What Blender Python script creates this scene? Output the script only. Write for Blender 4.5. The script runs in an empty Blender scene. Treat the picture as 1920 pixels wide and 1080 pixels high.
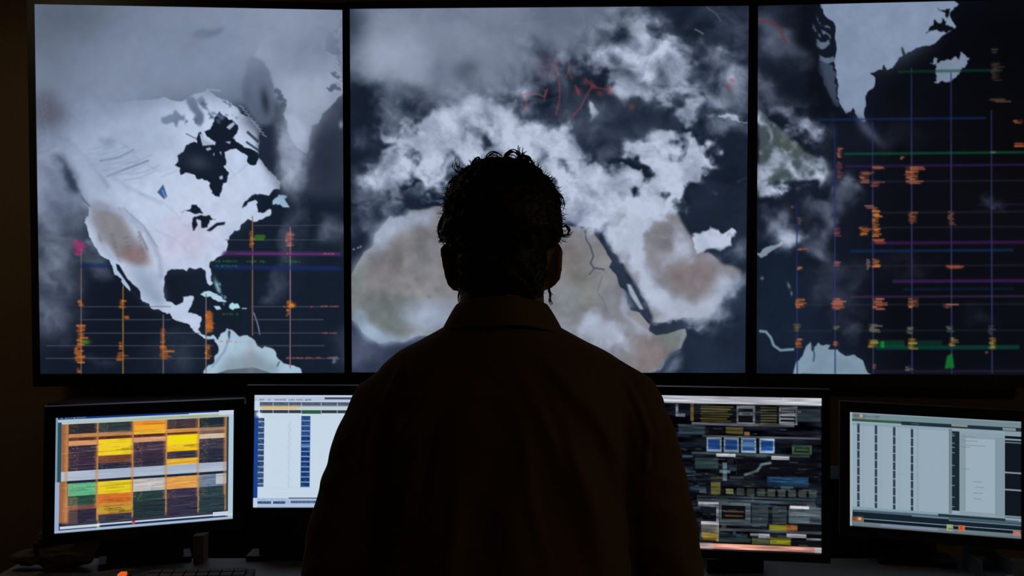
import numpy as np, math, random

# ------------------------------------------------------------------ screen pictures, computed
def resize(a, H, W):
    h, w = a.shape
    y = np.linspace(0, h-1.001, H); x = np.linspace(0, w-1.001, W)
    yi = y.astype(int); xi = x.astype(int)
    fy = (y-yi); fx = (x-xi)
    fy = (fy*fy*(3-2*fy))[:, None]; fx = (fx*fx*(3-2*fx))[None, :]
    a00 = a[np.ix_(yi, xi)]; a01 = a[np.ix_(yi, xi+1)]; a10 = a[np.ix_(yi+1, xi)]; a11 = a[np.ix_(yi+1, xi+1)]
    return (a00*(1-fx)+a01*fx)*(1-fy)+(a10*(1-fx)+a11*fx)*fy

def fbm(H, W, cell, seed, octs=5, sx=1.0, sy=1.0, gain=.5):
    r = np.random.RandomState(seed)
    out = np.zeros((H, W)); amp = 1; tot = 0
    for o in range(octs):
        gh = max(3, int(H/(cell*sy))+3); gw = max(3, int(W/(cell*sx))+3)
        out += amp*resize(r.rand(gh, gw), H, W); tot += amp
        amp *= gain; cell /= 2
        if cell*min(sx, sy) < 1.2: break
    out /= tot
    return np.clip((out-.5)*1.7+.5, 0, 1)

def sample(a, X, Y):
    H, W = a.shape[:2]
    X = np.clip(X, 0, W-1.001); Y = np.clip(Y, 0, H-1.001)
    xi = X.astype(int); yi = Y.astype(int); fx = X-xi; fy = Y-yi
    if a.ndim == 3: fx = fx[..., None]; fy = fy[..., None]
    return (a[yi, xi]*(1-fx)+a[yi, xi+1]*fx)*(1-fy)+(a[yi+1, xi]*(1-fx)+a[yi+1, xi+1]*fx)*fy

def blur(m, s):
    if s <= 0: return m
    r = int(s*2.6)+1
    k = np.exp(-np.arange(-r, r+1)**2/(2*s*s)); k /= k.sum()
    p = np.pad(m, r, mode='edge')
    p = np.apply_along_axis(lambda v: np.convolve(v, k, 'valid'), 0, p)
    return np.apply_along_axis(lambda v: np.convolve(v, k, 'valid'), 1, p)

def roughen(pts, amp, seed, depth=3):
    r = random.Random(seed)
    for d in range(depth):
        out = []
        for i, p in enumerate(pts):
            q = pts[(i+1) % len(pts)]
            L = math.hypot(q[0]-p[0], q[1]-p[1])
            out.append(p)
            if L > 2.2:
                k = r.gauss(0, amp)*L
                out.append(((p[0]+q[0])/2-(q[1]-p[1])/L*k, (p[1]+q[1])/2+(q[0]-p[0])/L*k))
        pts = out
    return pts

def coverage(pts, x0, y0, w, h, sub=3):
    m = np.zeros((h, w)); n = len(pts)
    P = np.array(pts, float); Q = np.roll(P, -1, 0)
    cols = np.arange(w)+x0
    for j in range(h):
        for s in range(sub):
            yy = y0+j+(s+.5)/sub
            c = (P[:, 1] <= yy) != (Q[:, 1] <= yy)
            if not c.any(): continue
            a = P[c]; b = Q[c]
            xs = np.sort(a[:, 0]+(yy-a[:, 1])/(b[:, 1]-a[:, 1])*(b[:, 0]-a[:, 0]))
            for k in range(0, len(xs)-1, 2):
                u, v = xs[k], xs[k+1]
                iu = max(0, int(u)-x0); iv = min(w, int(v)-x0+2)
                if iv <= iu: continue
                cc = cols[iu:iv]
                m[j, iu:iv] += np.clip(np.minimum(v, cc+1)-np.maximum(u, cc), 0, 1)
    return np.clip(m/sub, 0, 1)

class Canvas:
    def __init__(s, W, H, base):
        s.W, s.H = W, H
        s.a = np.zeros((H, W, 3)); s.a[:] = base
        s.k = 0
    def tgt(s, layer):
        return s.a if layer is None else layer
    def put(s, m, x0, y0, col, al, layer=None):
        t = s.tgt(layer)
        h, w = m.shape
        X0 = max(0, x0); Y0 = max(0, y0); X1 = min(s.W, x0+w); Y1 = min(s.H, y0+h)
        if X1 <= X0 or Y1 <= Y0: return
        m = m[Y0-y0:Y1-y0, X0-x0:X1-x0]*al
        if t.ndim == 3:
            m = m[..., None]; col = np.array(col, float)
        t[Y0:Y1, X0:X1] = t[Y0:Y1, X0:X1]*(1-m)+col*m
    def poly(s, pts, col, al=1, bl=0, rough=0, layer=None, clip=None):
        s.k += 1
        if rough: pts = roughen(list(pts), rough, s.k)
        pad = int(bl*2.6)+2
        xs = [p[0] for p in pts]; ys = [p[1] for p in pts]
        x0 = max(int(min(xs))-pad, -60); y0 = max(int(min(ys))-pad, -60)
        x1 = min(int(max(xs))+pad+2, s.W+60); y1 = min(int(max(ys))+pad+2, s.H+60)
        if x1 <= x0 or y1 <= y0: return
        m = coverage(pts, x0, y0, x1-x0, y1-y0)
        s.put(blur(m, bl), x0, y0, col, al, layer)
    def blob(s, cx, cy, rx, ry, ang, col, al=1, layer=None, p=2):
        R = int(max(rx, ry)*2.4)+2
        x0 = int(cx)-R; y0 = int(cy)-R
        X = np.arange(2*R)+x0+.5-cx; Y = np.arange(2*R)+y0+.5-cy
        c, n = math.cos(math.radians(ang)), math.sin(math.radians(ang))
        u = (X[None, :]*c+Y[:, None]*n)/rx; v = (-X[None, :]*n+Y[:, None]*c)/ry
        s.put(np.exp(-(np.sqrt(u*u+v*v))**p), x0, y0, col, al, layer)
    def line(s, pts, w, col, al=1, soft=.7, layer=None):
        xs = [p[0] for p in pts]; ys = [p[1] for p in pts]
        pad = int(w+soft*3)+3
        x0 = int(min(xs))-pad; y0 = int(min(ys))-pad
        W = int(max(xs))+pad-x0; H = int(max(ys))+pad-y0
        X = (np.arange(W)+x0+.5)[None, :]; Y = (np.arange(H)+y0+.5)[:, None]
        d = np.full((H, W), 1e9)
        for (ax, ay), (bx, by) in zip(pts[:-1], pts[1:]):
            L = (bx-ax)**2+(by-ay)**2+1e-9
            t = np.clip(((X-ax)*(bx-ax)+(Y-ay)*(by-ay))/L, 0, 1)
            d = np.minimum(d, np.hypot(X-ax-t*(bx-ax), Y-ay-t*(by-ay)))
        s.put(np.clip((w/2+soft-d)/(2*soft)+0, 0, 1), x0, y0, col, al, layer)
    def rect(s, x0, y0, x1, y1, col, al=1, soft=0):
        X = np.arange(int(x0)-4, int(x1)+5); Y = np.arange(int(y0)-4, int(y1)+5)
        e = .5+soft
        mx = np.clip((X+.5-x0)/(2*e)+.5, 0, 1)*np.clip((x1-X-.5)/(2*e)+.5, 0, 1)
        my = np.clip((Y+.5-y0)/(2*e)+.5, 0, 1)*np.clip((y1-Y-.5)/(2*e)+.5, 0, 1)
        s.put(my[:, None]*mx[None, :], int(x0)-4, int(y0)-4, col, al)

def tr(ox, oy, k, *pts):
    return [(ox+p[0]/k, oy+p[1]/k) for p in pts]

def bars(c, x, y, w, h, col, seed, al=.8, n=8):
    """a cluster of short blurred readings, too small to read"""
    r = random.Random(seed)
    for i in range(n):
        bw = r.uniform(.25, 1)*w; bh = r.uniform(1.8, 3.6)
        yy = y+(i+r.random()*.6)/n*h
        xx = x+r.uniform(-.12, .25)*w
        if i == 0: c.rect(x, y, x+w*.7, y+h, col, .3*al, 1.5)
        k = r.uniform(.75, 1.1)
        c.rect(xx, yy, xx+bw, yy+bh, [min(255, v*k) for v in col], al*r.uniform(.6, 1), .6)

def ticks(c, x0, x1, y, h, col, seed, al=.8, gap=.3):
    r = random.Random(seed); x = x0
    while x < x1:
        w = r.uniform(1.2, 4.5)
        if r.random() > gap: c.rect(x, y+r.uniform(0, h*.25), min(x+w, x1), y+h*r.uniform(.7, 1), col, al*r.uniform(.5, 1), .35)
        x += w+r.uniform(.6, 1.8)

def paint_map_wall():
    W, H = 2120, 724
    c = Canvas(W, H, (19, 27, 40))
    A = lambda *p: tr(0, 0, 3, *p)
    B_ = lambda *p: tr(300, 0, 3, *p)
    C_ = lambda *p: tr(0, 340, 2.7, *p)
    D_ = lambda *p: tr(300, 340, 2.7, *p)
    # ------------------------------------------------ left picture: ocean and North America
    c.rect(0, 0, 648, H, (21, 30, 44))
    c.poly(C_((190, 400), (900, 500), (700, 1000), (190, 1000)), (15, 20, 34), .7, 25)
    c.poly([(-60, -60), (650, -60), (650, 190), (60, 215), (-60, 215)], (98, 111, 134), 1, 10)
    c.poly([(-60, 200), (130, 200), (170, 420), (120, 640), (-60, 640)], (48, 56, 72), .9, 25)
    white = (186, 200, 226)
    land = (A((330, 600), (560, 560), (800, 560), (960, 560))
        + B_((260, 500), (370, 560), (430, 600), (480, 650), (580, 715), (550, 760), (550, 830), (545, 880), (600, 940), (650, 990), (675, 1020), (670, 1060), (630, 1080))
        + [(511, 362), (490, 362), (470, 364), (456, 378), (452, 389), (462, 378), (478, 373)]
        + D_((490, 110), (495, 150), (520, 150), (555, 132), (560, 155), (475, 200), (440, 185), (405, 215), (400, 240), (350, 268), (335, 300), (330, 350), (250, 400), (243, 420), (255, 460), (262, 510), (245, 525), (228, 495), (222, 445), (200, 432), (165, 440), (140, 432), (130, 452), (110, 440), (75, 440), (30, 455), (15, 490), (12, 560), (30, 605), (80, 625), (110, 610), (112, 580), (165, 578), (155, 620), (135, 660), (165, 668), (200, 680), (205, 700), (195, 735), (185, 750), (225, 780), (240, 800), (215, 795), (170, 765), (145, 725), (80, 705), (40, 665))
        + C_((840, 670), (760, 640), (705, 590), (700, 560), (660, 515), (600, 460), (550, 392), (480, 330), (440, 240), (445, 170), (440, 110), (380, 10))
        + A((360, 960), (330, 860), (260, 770), (240, 680)))
    c.poly(land, white, 1, .5, .10)
    n = fbm(H, W, 46, 3, 5)
    n2 = fbm(H, W, 14, 4, 4)
    # warmer, darker ground in the west, thin cover in the north
    c.poly(C_((470, 90), (560, 130), (640, 210), (700, 300), (740, 380), (720, 420), (640, 400), (560, 380), (500, 300), (455, 210), (452, 130)), (112, 108, 112), .8, 7, .1)
    for i in range(60):
        x = 172+(i*37 % 98); y = 385+(i*53 % 104)
        if abs((x-172)*1.05-(y-385)) < 52: c.blob(x, y, 3+i % 4, 1.6+i % 3, i*23, (90, 84, 88) if i % 2 else (140, 134, 140), .35)
    c.poly(C_((600, 330), (720, 330), (770, 420), (700, 420), (600, 380)), (128, 104, 104), .7, 6)
    c.poly(C_((530, 300), (600, 400), (560, 400), (520, 330)), (165, 180, 205), .9, 3)
    c.poly(C_((650, 440), (760, 440), (820, 560), (820, 640), (740, 600), (680, 520)), (135, 152, 176), .8, 8)
    c.poly(C_((690, 450), (800, 470), (800, 560), (760, 550)), (170, 182, 205), .7, 5, .2)
    for q in range(14):
        x = 430+q*22; y = 900+q*9-(q % 3)*40
        c.line(A((x, y), (x+90, y-14), (x+170, y-52)), 2.0, (120, 134, 160), .38, 2.0)
    c.line(A((560, 900), (660, 880), (745, 838)), 3.2, (92, 105, 132), .8, 1.6)
    c.line(A((600, 985), (700, 945), (828, 898)), 3.2, (100, 114, 142), .8, 1.6)
    c.poly(A((540, 770), (620, 775), (650, 830), (580, 810)), (118, 130, 152), .8, 4)
    c.line(A((380, 780), (480, 880), (560, 980), (600, 1040)), 7, (120, 134, 158), .6, 4)
    c.line(A((400, 850), (520, 910), (700, 1040), (900, 1140)), 6, (150, 164, 190), .5, 4)
    c.line(C_((420, 110), (620, 150), (740, 260), (800, 380), (810, 480)), 7, (150, 160, 184), .8, 5)
    c.line(C_((620, 130), (720, 220), (790, 330)), 2.5, (112, 122, 148), .6, 2)
    c.line(C_((700, 250), (740, 340)), 3, (90, 90, 98), .6, 2)
    c.poly(C_((790, 50), (820, 10), (840, 70), (825, 85)), (40, 75, 125), .9, .8)
    c.line(C_((815, 40), (835, 85)), 1.2, (180, 200, 225), .8, .5)
    c.line(A((350, 830), (480, 960), (620, 1110), (760, 1260)), 16, (164, 176, 202), .45, 10)
    for q, (xa, ya, xb, yb) in enumerate(((330, 300, 420, 250), (300, 330, 380, 300), (420, 340, 470, 300), (230, 300, 300, 320), (260, 360, 330, 400), (340, 420, 400, 440), (210, 260, 260, 300), (290, 430, 350, 470), (400, 300, 440, 330))):
        c.line([(xa, ya), ((xa+xb)/2+6, (ya+yb)/2-4), (xb, yb)], 2.2, (150, 163, 192), .45, 2.2)
    c.poly([(300, 400), (410, 410), (390, 480), (300, 490)], (196, 184, 206), .45, 16); c.poly([(330, 330), (470, 330), (440, 420), (330, 400)], (196, 206, 228), .5, 16)
    # Hudson Bay, straits and lakes
    deep = (19, 28, 43)
    c.poly(B_((220, 735), (200, 800), (140, 810), (90, 870), (75, 925), (105, 938), (108, 978), (150, 965), (200, 1000), (275, 1020), (278, 1060), (300, 1095), (325, 1095), (342, 1060), (335, 1030), (370, 1012), (381, 965), (350, 930), (365, 890), (358, 848), (400, 835), (450, 850), (488, 870), (488, 910), (520, 925), (549, 890), (545, 852), (470, 825), (420, 790), (402, 770), (428, 740), (430, 700), (400, 668), (360, 650), (330, 622), (300, 655), (288, 700), (240, 735), (255, 760), (310, 795), (300, 812), (262, 795), (235, 770)), deep, 1, .5, .12)
    c.blob(370, 303, 22, 14, 10, (58, 68, 84), .7)
    for p in (((250, 830), (275, 822), (282, 835), (258, 843)), ((290, 865), (300, 850), (298, 872)), ((328, 850), (338, 845), (338, 870)), ((325, 990), (345, 980), (347, 1000), (332, 1005)), ((360, 792), (392, 790), (385, 805)), ((366, 712), (385, 695), (410, 680), (415, 695), (385, 725)), ((215, 745), (228, 750), (300, 808), (232, 815))):
        c.poly(B_(*p), (175, 190, 215), .9, .6)
    c.poly(B_((60, 640), (75, 612), (105, 640), (135, 640), (130, 675), (100, 670), (88, 718), (75, 690), (0, 685), (0, 660)), (92, 106, 132), .9, 1.5, .1)
    c.poly(B_((135, 550), (170, 535), (200, 560), (210, 600), (240, 640), (238, 680), (218, 710), (200, 690), (190, 640), (160, 610)), (86, 98, 122), .9, 2)
    c.poly(B_((195, 560), (225, 535), (240, 590), (300, 625), (380, 640), (360, 655), (290, 640), (225, 610)), (92, 104, 128), .85, 1.5, .15)
    c.line(B_((140, 747), (195, 775)), 2, (70, 85, 108), .8, .6)
    c.line(B_((488, 740), (545, 790)), 5, (45, 56, 78), .9, 1.2); c.line(B_((482, 795), (548, 840)), 4, (45, 56, 78), .9, 1)
    c.poly(D_((98, 155), (140, 140), (155, 112), (178, 112), (212, 158), (180, 160), (150, 150)), deep, 1, .6, .1)
    c.poly(D_((160, 245), (155, 205), (165, 175), (200, 165), (245, 165), (280, 190), (245, 188), (235, 230), (205, 232), (200, 190), (180, 185), (170, 240)), deep, 1, .6, .1)
    c.poly(D_((228, 245), (280, 205), (325, 200), (320, 215), (285, 220), (250, 248)), deep, 1, .6)
    c.poly(D_((245, 0), (320, 0), (300, 40), (295, 75), (255, 55)), deep, 1, .6, .15)
    c.poly(D_((410, 130), (430, 95), (465, 72), (500, 68), (545, 75), (575, 35), (610, 35), (590, 70), (562, 112), (558, 130), (520, 155), (488, 150), (482, 110), (510, 90), (480, 80), (440, 100)), deep, 1, .6, .1)
    c.poly(D_((562, 112), (600, 60), (640, 70), (652, 128), (620, 128), (600, 112)), (150, 185, 210), 1, .6, .12)
    # Baja, islands, South America
    c.poly(C_((548, 388), (565, 430), (575, 470), (612, 490), (610, 505), (655, 555), (650, 520), (615, 475), (590, 440), (582, 400)), (170, 195, 222), 1, .5, .06)
    c.poly(C_((582, 412), (600, 420), (640, 490), (705, 555), (706, 592), (655, 535), (610, 470), (590, 445)), deep, 1, .6)
    c.poly(D_((195, 570), (240, 552), (290, 575), (335, 605), (285, 605), (250, 580)), (175, 205, 225), 1, .5, .08)
    c.poly(D_((265, 628), (295, 628), (305, 645), (280, 648)), (175, 205, 225), 1, .5)
    c.poly(D_((345, 622), (385, 615), (400, 640), (350, 643)), (175, 215, 232), 1, .5, .12)
    c.line(D_((412, 641), (432, 641)), 2.2, (170, 205, 225), .9)
    for i in range(16):
        t = i/15
        c.blob(404+17*t+math.sin(i*7)*4, 528+38*t+math.cos(i*5)*4, 2.2, 1.1, 40, (110, 165, 185), .8)
        c.blob(474+8*math.sin(t*1.5)+3*t, 586+40*t, 1.1, 1.7, 0, (150, 165, 200), .8)
    c.blob(405, 535, 4, 14, -20, (150, 195, 215), .8)
    sa = D_((215, 972), (240, 930), (275, 880), (285, 830), (270, 800), (240, 800), (225, 780), (265, 775), (290, 800), (300, 770), (335, 742), (375, 765), (400, 785), (440, 780), (475, 805), (510, 845), (545, 840), (580, 860), (610, 910), (650, 930), (710, 950), (725, 985), (210, 985))
    c.poly(sa, (165, 190, 210), 1, .6, .1)
    c.poly(D_((330, 900), (480, 860), (600, 950), (560, 990), (260, 990)), (118, 135, 145), .7, 8, .1)
    c.line(D_((260, 940), (320, 860), (345, 790)), 4, (110, 130, 165), .6, 2)
    c.poly(D_((340, 750), (352, 760), (345, 800), (338, 780)), (30, 42, 60), .9, .8)
    c.line(D_((600, 915), (590, 935)), 3, (60, 85, 120), .8, 1)
    c.poly(D_((435, 800), (470, 800), (470, 970), (440, 970)), (160, 140, 150), .3, 4)
    c.poly([(-60, -60), (660, -60), (660, 150), (470, 172), (400, 178), (330, 178), (230, 212), (120, 245), (-60, 230)], (100, 113, 137), .97, 18)
    c.poly([(-60, -60), (400, -60), (190, 50), (120, 200), (-60, 230)], (56, 66, 80), .7, 40)
    c.poly([(60, 200), (300, 195), (330, 250), (240, 330), (150, 380), (70, 330)], (132, 146, 174), .6, 28)
    c.poly([(-60, 240), (110, 235), (150, 330), (165, 400), (120, 420), (-60, 420)], (88, 99, 122), .8, 12)
    # Greenland
    gl = [(560, 60)]+B_((700, 60), (520, 315), (570, 340), (610, 400), (632, 480), (645, 500), (690, 540), (707, 600), (690, 640), (715, 680), (718, 740), (762, 822), (790, 835), (820, 860), (836, 838), (836, 780), (850, 705), (890, 690), (915, 632), (975, 580), (1035, 515), (1035, 60))
    c.poly(B_((430, 640), (620, 600), (680, 560), (1040, 500), (1050, 1090), (680, 1080), (560, 760)), (58, 67, 84), 1, 12)
    c.poly(gl, (132, 143, 165), 1, .8, .05)
    c.poly(B_((640, 420), (1000, 420), (900, 640), (840, 860), (760, 820), (700, 600)), (160, 172, 194), .8, 12)
    c.poly(B_((695, 640), (760, 820), (790, 835), (836, 838), (836, 760), (760, 640)), (172, 184, 208), .7, 3)
    for p in (((636, 520), (655, 488), (682, 512), (690, 545), (706, 595), (680, 628), (668, 590), (690, 560), (650, 545)), ((955, 390), (985, 400), (1030, 430), (1030, 460), (985, 430), (960, 410)), ((965, 470), (990, 470), (1020, 500), (985, 500), (965, 515)), ((1005, 60), (1030, 60), (1030, 300), (1010, 290), (990, 260))):
        c.poly(B_(*p), (62, 73, 92), .85, .8, .3)
    for i in range(22):
        c.blob(632+(i*37 % 11)-4, 90+i*3.2, 1.6, 1.2, 30, (70, 80, 100), .5)
    c.poly(B_((450, 480), (475, 400), (480, 335), (520, 315), (570, 340), (610, 400), (632, 480), (640, 560), (640, 640), (600, 715), (555, 700), (500, 640), (465, 570)), (84, 96, 118), .95, 3)
    c.blob(495, 187, 8, 24, -8, (34, 40, 52), .9); c.blob(462, 170, 8, 18, 0, (74, 84, 104), .6)
    c.poly(B_((560, 700), (640, 700), (640, 980), (600, 940), (550, 860), (552, 780)), (30, 39, 55), .95, 5)
    c.poly(B_((880, 720), (1030, 700), (1030, 1080), (860, 1080), (830, 900)), (38, 46, 62), .9, 14)
    c.blob(640, 232, 4, 7, 0, (140, 150, 165), .8)
    c.poly([(455, -60), (660, -60), (660, 40), (620, 120), (540, 130), (500, 90), (450, 100)], (112, 124, 147), .95, 22)
    c.poly([(500, -60), (660, -60), (640, 60), (560, 80)], (126, 138, 160), .6, 18)
    # straits of the arctic islands, dark sounds along the pacific coast
    for p in (((300, 655), (330, 655), (335, 700), (318, 690)), ((262, 640), (300, 650), (290, 665)), ((395, 640), (440, 655), (430, 670)), ((130, 660), (150, 680), (140, 700)), ((180, 650), (200, 660), (205, 700), (190, 690)), ((345, 560), (400, 590), (380, 600)), ((410, 600), (460, 640), (440, 640)), ((230, 560), (260, 610), (235, 590))):
        c.poly(B_(*p), (70, 84, 110), .8, 1.0, .25)
    for i in range(9):
        x = 440+i*16; y = 590+i*20
        c.line(B_((x, y), (x+26, y+14)), 1.6, (150, 163, 190), .8, .8)
    c.line(B_((255, 500), (330, 505)), 3, (150, 162, 186), .6, 1.5)
    c.poly(A((335, 880), (365, 910), (400, 960), (430, 1030), (455, 1090), (430, 1090), (385, 1030), (350, 960)), (38, 50, 70), .85, 3, .15)
    c.line(C_((400, 60), (440, 100), (460, 125)), 3, (120, 134, 158), .8, 1, ); c.line(C_((380, 30), (420, 85), (450, 120)), 2, (40, 52, 72), .9, .8)
    # ------------------------------------------------ graph lines over the left picture
    def grid_left():
        gv = (120, 98, 98)
        for x, ya, yb, col in ((151.5, 462, 701, gv), (229, 535, 701, (150, 112, 40)), (304, 590, 701, gv), (384, 550, 701, (120, 110, 110)), (471.5, 404, 628, (150, 105, 80)), (543, 425, 690, (140, 105, 125))):
            c.line([(x, ya), (x, yb)], 2.2, col, .85, .6)
        for y, xa, xb in ((421, 475, 608), (448, 420, 610), (574, 150, 636), (598.5, 150, 606), (624, 150, 632), (648, 88, 607), (672, 86, 624)):
            if y > 500:
                c.line([(xa, y), (318 if y < 600 else 372 if y < 625 else 398 if y < 650 else 386, y)], 1.6, (84, 88, 102), .75, .6)
                c.line([(470 if y < 600 else 472 if y < 625 else 480 if y < 650 else 535, y), (xb, y)], 1.6, (84, 88, 102), .75, .6)
            else: c.line([(xa, y), (xb, y)], 1.6, (80, 82, 92), .7, .6)
        c.poly([(418, 469), (640, 471), (640, 478), (412, 477)], (80, 42, 98), .8, 1.5)
        c.line([(440, 474), (630, 475)], 1.3, (150, 70, 165), .45, .6)
        c.poly([(398, 496), (640, 498), (640, 505), (400, 503)], (24, 45, 110), .7, 2)
        for x0, x1, y in ((402, 443, 488), (400, 442, 497), (460, 497, 489), (533, 562, 489), (472, 496, 442), (474, 492, 447), (415, 448, 588)):
            ticks(c, x0, x1, y-2.5, 5.5, (40, 150, 62), int(x0+y), .6, .15)
        c.rect(476, 438, 494, 449, (60, 120, 30), .6, 1)
        o = (226, 118, 42)
        for x, y, w, h, s in ((138, 448, 24, 28, 91), (146, 560, 10, 14, 1), (144, 608, 18, 40, 2), (140, 648, 20, 32, 3), (144, 690, 8, 10, 4), (222, 560, 14, 18, 5), (231, 591, 11, 5, 6), (222, 640, 10, 14, 7), (218, 660, 20, 16, 8), (299, 615, 10, 34, 9), (298, 648, 18, 26, 10), (384, 580, 14, 44, 11), (383, 645, 14, 28, 12), (466, 430, 9, 32, 13), (534, 432, 18, 20, 14), (536, 452, 12, 8, 15), (536, 562, 16, 14, 16), (536, 577, 8, 14, 17)):
            col = (196, 40, 110) if s == 91 else (224, 118, 92) if s in (14, 15) else o
            bars(c, x, y, w, h, col, s, .75, max(3, int(h/3.4)))
        c.rect(306, 657, 325, 660, o, .8, 1); c.rect(384, 585, 397, 622, o, .5, 1.5)
        c.blob(160, 641, 8, 5, 0, (70, 140, 40), .8); c.blob(546, 571, 6, 4, 0, (240, 150, 40), .8)
        for x0, x1, y in ((520, 548, 574), (582, 604, 574), (604, 635, 573), (604, 632, 624), (530, 590, 671), (590, 624, 671), (536, 550, 473), (605, 626, 474), (410, 450, 640)):
            ticks(c, x0, x1, y-2, 4.5, (205, 92, 72), int(x0), .7, .15)
        c.line([(385, 448+0), (384, 448+1)], .1, (0, 0, 0), 0)
        c.line([(142, 487), (195, 487)], 1.3, (30, 110, 40), .7, .8); c.rect(150, 492, 205, 501, (22, 34, 84), .6, 2)
    # ------------------------------------------------ middle picture: Africa, Arabia
    c.rect(650, 0, 1410, H, (22, 31, 46))
    E = lambda *p: tr(640, 0, 3, *p)
    F = lambda *p: tr(1020, 0, 3, *p)
    G = lambda *p: tr(640, 340, 2.7, *p)
    Hh = lambda *p: tr(1020, 340, 2.7, *p)
    c.poly(G((40, 600), (55, 690), (105, 760), (195, 822), (320, 815), (420, 780), (600, 800), (600, 1000), (40, 1000)), (44, 52, 74), 1, 8)
    afr = G((40, 480), (80, 415), (115, 355), (165, 318), (172, 262), (215, 215), (250, 172), (290, 178), (330, 172), (345, 142), (400, 128), (500, 118), (700, 110), (900, 190), (1026, 200)) \
        + Hh((105, 215), (160, 225), (200, 235), (220, 222), (262, 232), (262, 262), (300, 305), (330, 370), (352, 400), (340, 430), (372, 470), (390, 530), (415, 545), (425, 610), (450, 650), (490, 660), (545, 725), (535, 755), (575, 778), (640, 768), (720, 745), (728, 775), (700, 845), (640, 880), (600, 950), (540, 975), (400, 1000), (-100, 1000)) \
        + G((660, 1000), (640, 900), (560, 810), (420, 782), (380, 785), (320, 815), (260, 808), (195, 822), (150, 795), (105, 762), (85, 715), (40, 690))
    c.poly(afr, (122, 121, 126), 1, .6, .03)
    c.poly(G((55, 440), (160, 320), (180, 240), (260, 175), (340, 150), (480, 125), (480, 210), (380, 215), (290, 260), (230, 320), (130, 370), (70, 480)), (160, 172, 196), .95, 8, .1)
    c.poly(G((150, 400), (300, 360), (330, 430), (220, 520), (140, 500)), (108, 104, 108), .8, 9)
    c.poly(G((60, 440), (130, 400), (120, 560), (60, 600)), (118, 130, 124), .8, 8)
    c.poly(G((90, 590), (300, 570), (420, 600), (380, 700), (300, 800), (150, 760)), (102, 112, 112), .85, 12)
    c.poly(G((60, 640), (110, 640), (140, 700), (230, 770), (340, 790), (420, 770), (330, 815), (195, 822), (100, 762)), (150, 172, 196), .9, 5, .1)
    c.poly(G((300, 660), (450, 600), (620, 600), (560, 720), (420, 780), (380, 740)), (142, 155, 174), .85, 12, .1)
    c.line(G((130, 520), (260, 545), (420, 560)), 12, (128, 124, 126), .6, 6)
    c.line(G((330, 420), (450, 340), (470, 200)), 9, (134, 136, 142), .6, 6)
    c.poly(G((380, 380), (440, 350), (470, 400), (400, 420)), (106, 108, 114), .7, 5)
    for p, r in (((345, 530), 5), ((390, 490), 6), ((490, 545), 6), ((450, 580), 5)):
        q = G(p)[0]; c.blob(q[0], q[1], r, r*.8, 0, (100, 106, 112), .7)
    c.poly(Hh((80, 300), (200, 290), (230, 420), (230, 560), (100, 600), (40, 540)), (122, 117, 118), .8, 14)
    c.poly(Hh((110, 450), (260, 480), (280, 640), (100, 660), (60, 600)), (112, 116, 110), .8, 14)
    c.poly(Hh((240, 250), (330, 420), (390, 560), (360, 650), (280, 620), (260, 420)), (128, 130, 134), .7, 8)
    c.poly(Hh((460, 800), (560, 780), (660, 830), (600, 940), (480, 980)), (128, 116, 118), .8, 12)
    c.poly(Hh((560, 790), (700, 750), (725, 780), (690, 840), (620, 820)), (110, 122, 118), .9, 8)
    c.line(Hh((215, 245), (220, 290), (240, 320), (257, 375), (242, 410), (260, 435), (310, 442)), 2.8, (60, 70, 88), .9, .9)
    c.line(Hh((262, 435), (235, 468)), 2.4, (66, 76, 94), .9, .9)
    c.line(Hh((300, 480), (275, 560), (310, 600), (320, 650)), 2, (92, 96, 106), .7, 1)
    # Mediterranean
    c.poly(Hh((90, 120), (160, 130), (200, 190), (300, 200), (320, 110), (330, 180), (265, 235), (220, 222), (170, 230), (110, 215)), (30, 40, 60), .95, 2, .1)
    c.poly(G((250, 150), (280, 90), (370, 40), (480, 60), (620, 130), (480, 118), (345, 142), (325, 172), (262, 178)), (26, 36, 54), 1, 2, .1)
    # Arabian plate
    c.poly(Hh((330, 180), (420, 120), (560, 60), (700, 190), (760, 290), (790, 350), (870, 350), (890, 400), (1000, 450), (1000, 500), (900, 600), (840, 690), (700, 700), (560, 725), (535, 640), (520, 590), (470, 510), (415, 430), (385, 390), (330, 290)), (134, 134, 142), 1, 3, .06)
    c.poly(Hh((570, 270), (640, 215), (700, 280), (680, 350), (600, 350)), (104, 100, 106), .85, 8, .1)
    c.poly(Hh((610, 440), (700, 400), (860, 400), (900, 470), (800, 560), (660, 550)), (122, 112, 116), .9, 10, .1)
    c.poly(Hh((350, 180), (430, 150), (460, 260), (400, 330), (350, 280)), (124, 120, 126), .8, 8)
    sea = (36, 47, 64)
    c.poly(Hh((262, 232), (300, 300), (310, 290), (318, 228), (326, 240), (322, 285), (350, 350), (380, 390), (408, 412), (412, 450), (425, 480), (470, 520), (520, 590), (535, 640), (545, 715), (600, 715), (700, 690), (760, 690), (745, 740), (640, 765), (575, 778), (535, 750), (545, 722), (490, 660), (450, 650), (425, 610), (412, 540), (388, 520), (380, 470), (335, 430), (350, 402), (310, 330), (285, 290), (262, 262)), sea, 1, .6, .04)
    c.poly(Hh((425, 515), (445, 520), (510, 645), (490, 645), (440, 570)), (160, 170, 188), .95, 1.2)
    c.poly(Hh((395, 545), (430, 560), (470, 640), (430, 640)), (90, 102, 126), .7, 3)
    c.poly(Hh((720, 40), (830, 0), (1040, 0), (1040, 260), (920, 270), (870, 220), (790, 290), (740, 260), (705, 200), (700, 130), (745, 110)), (27, 37, 53), 1, 3, .05)
    c.poly(Hh((760, 310), (800, 350), (860, 335), (905, 340), (890, 395), (840, 355), (790, 355)), (30, 42, 60), 1, 1.5)
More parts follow.
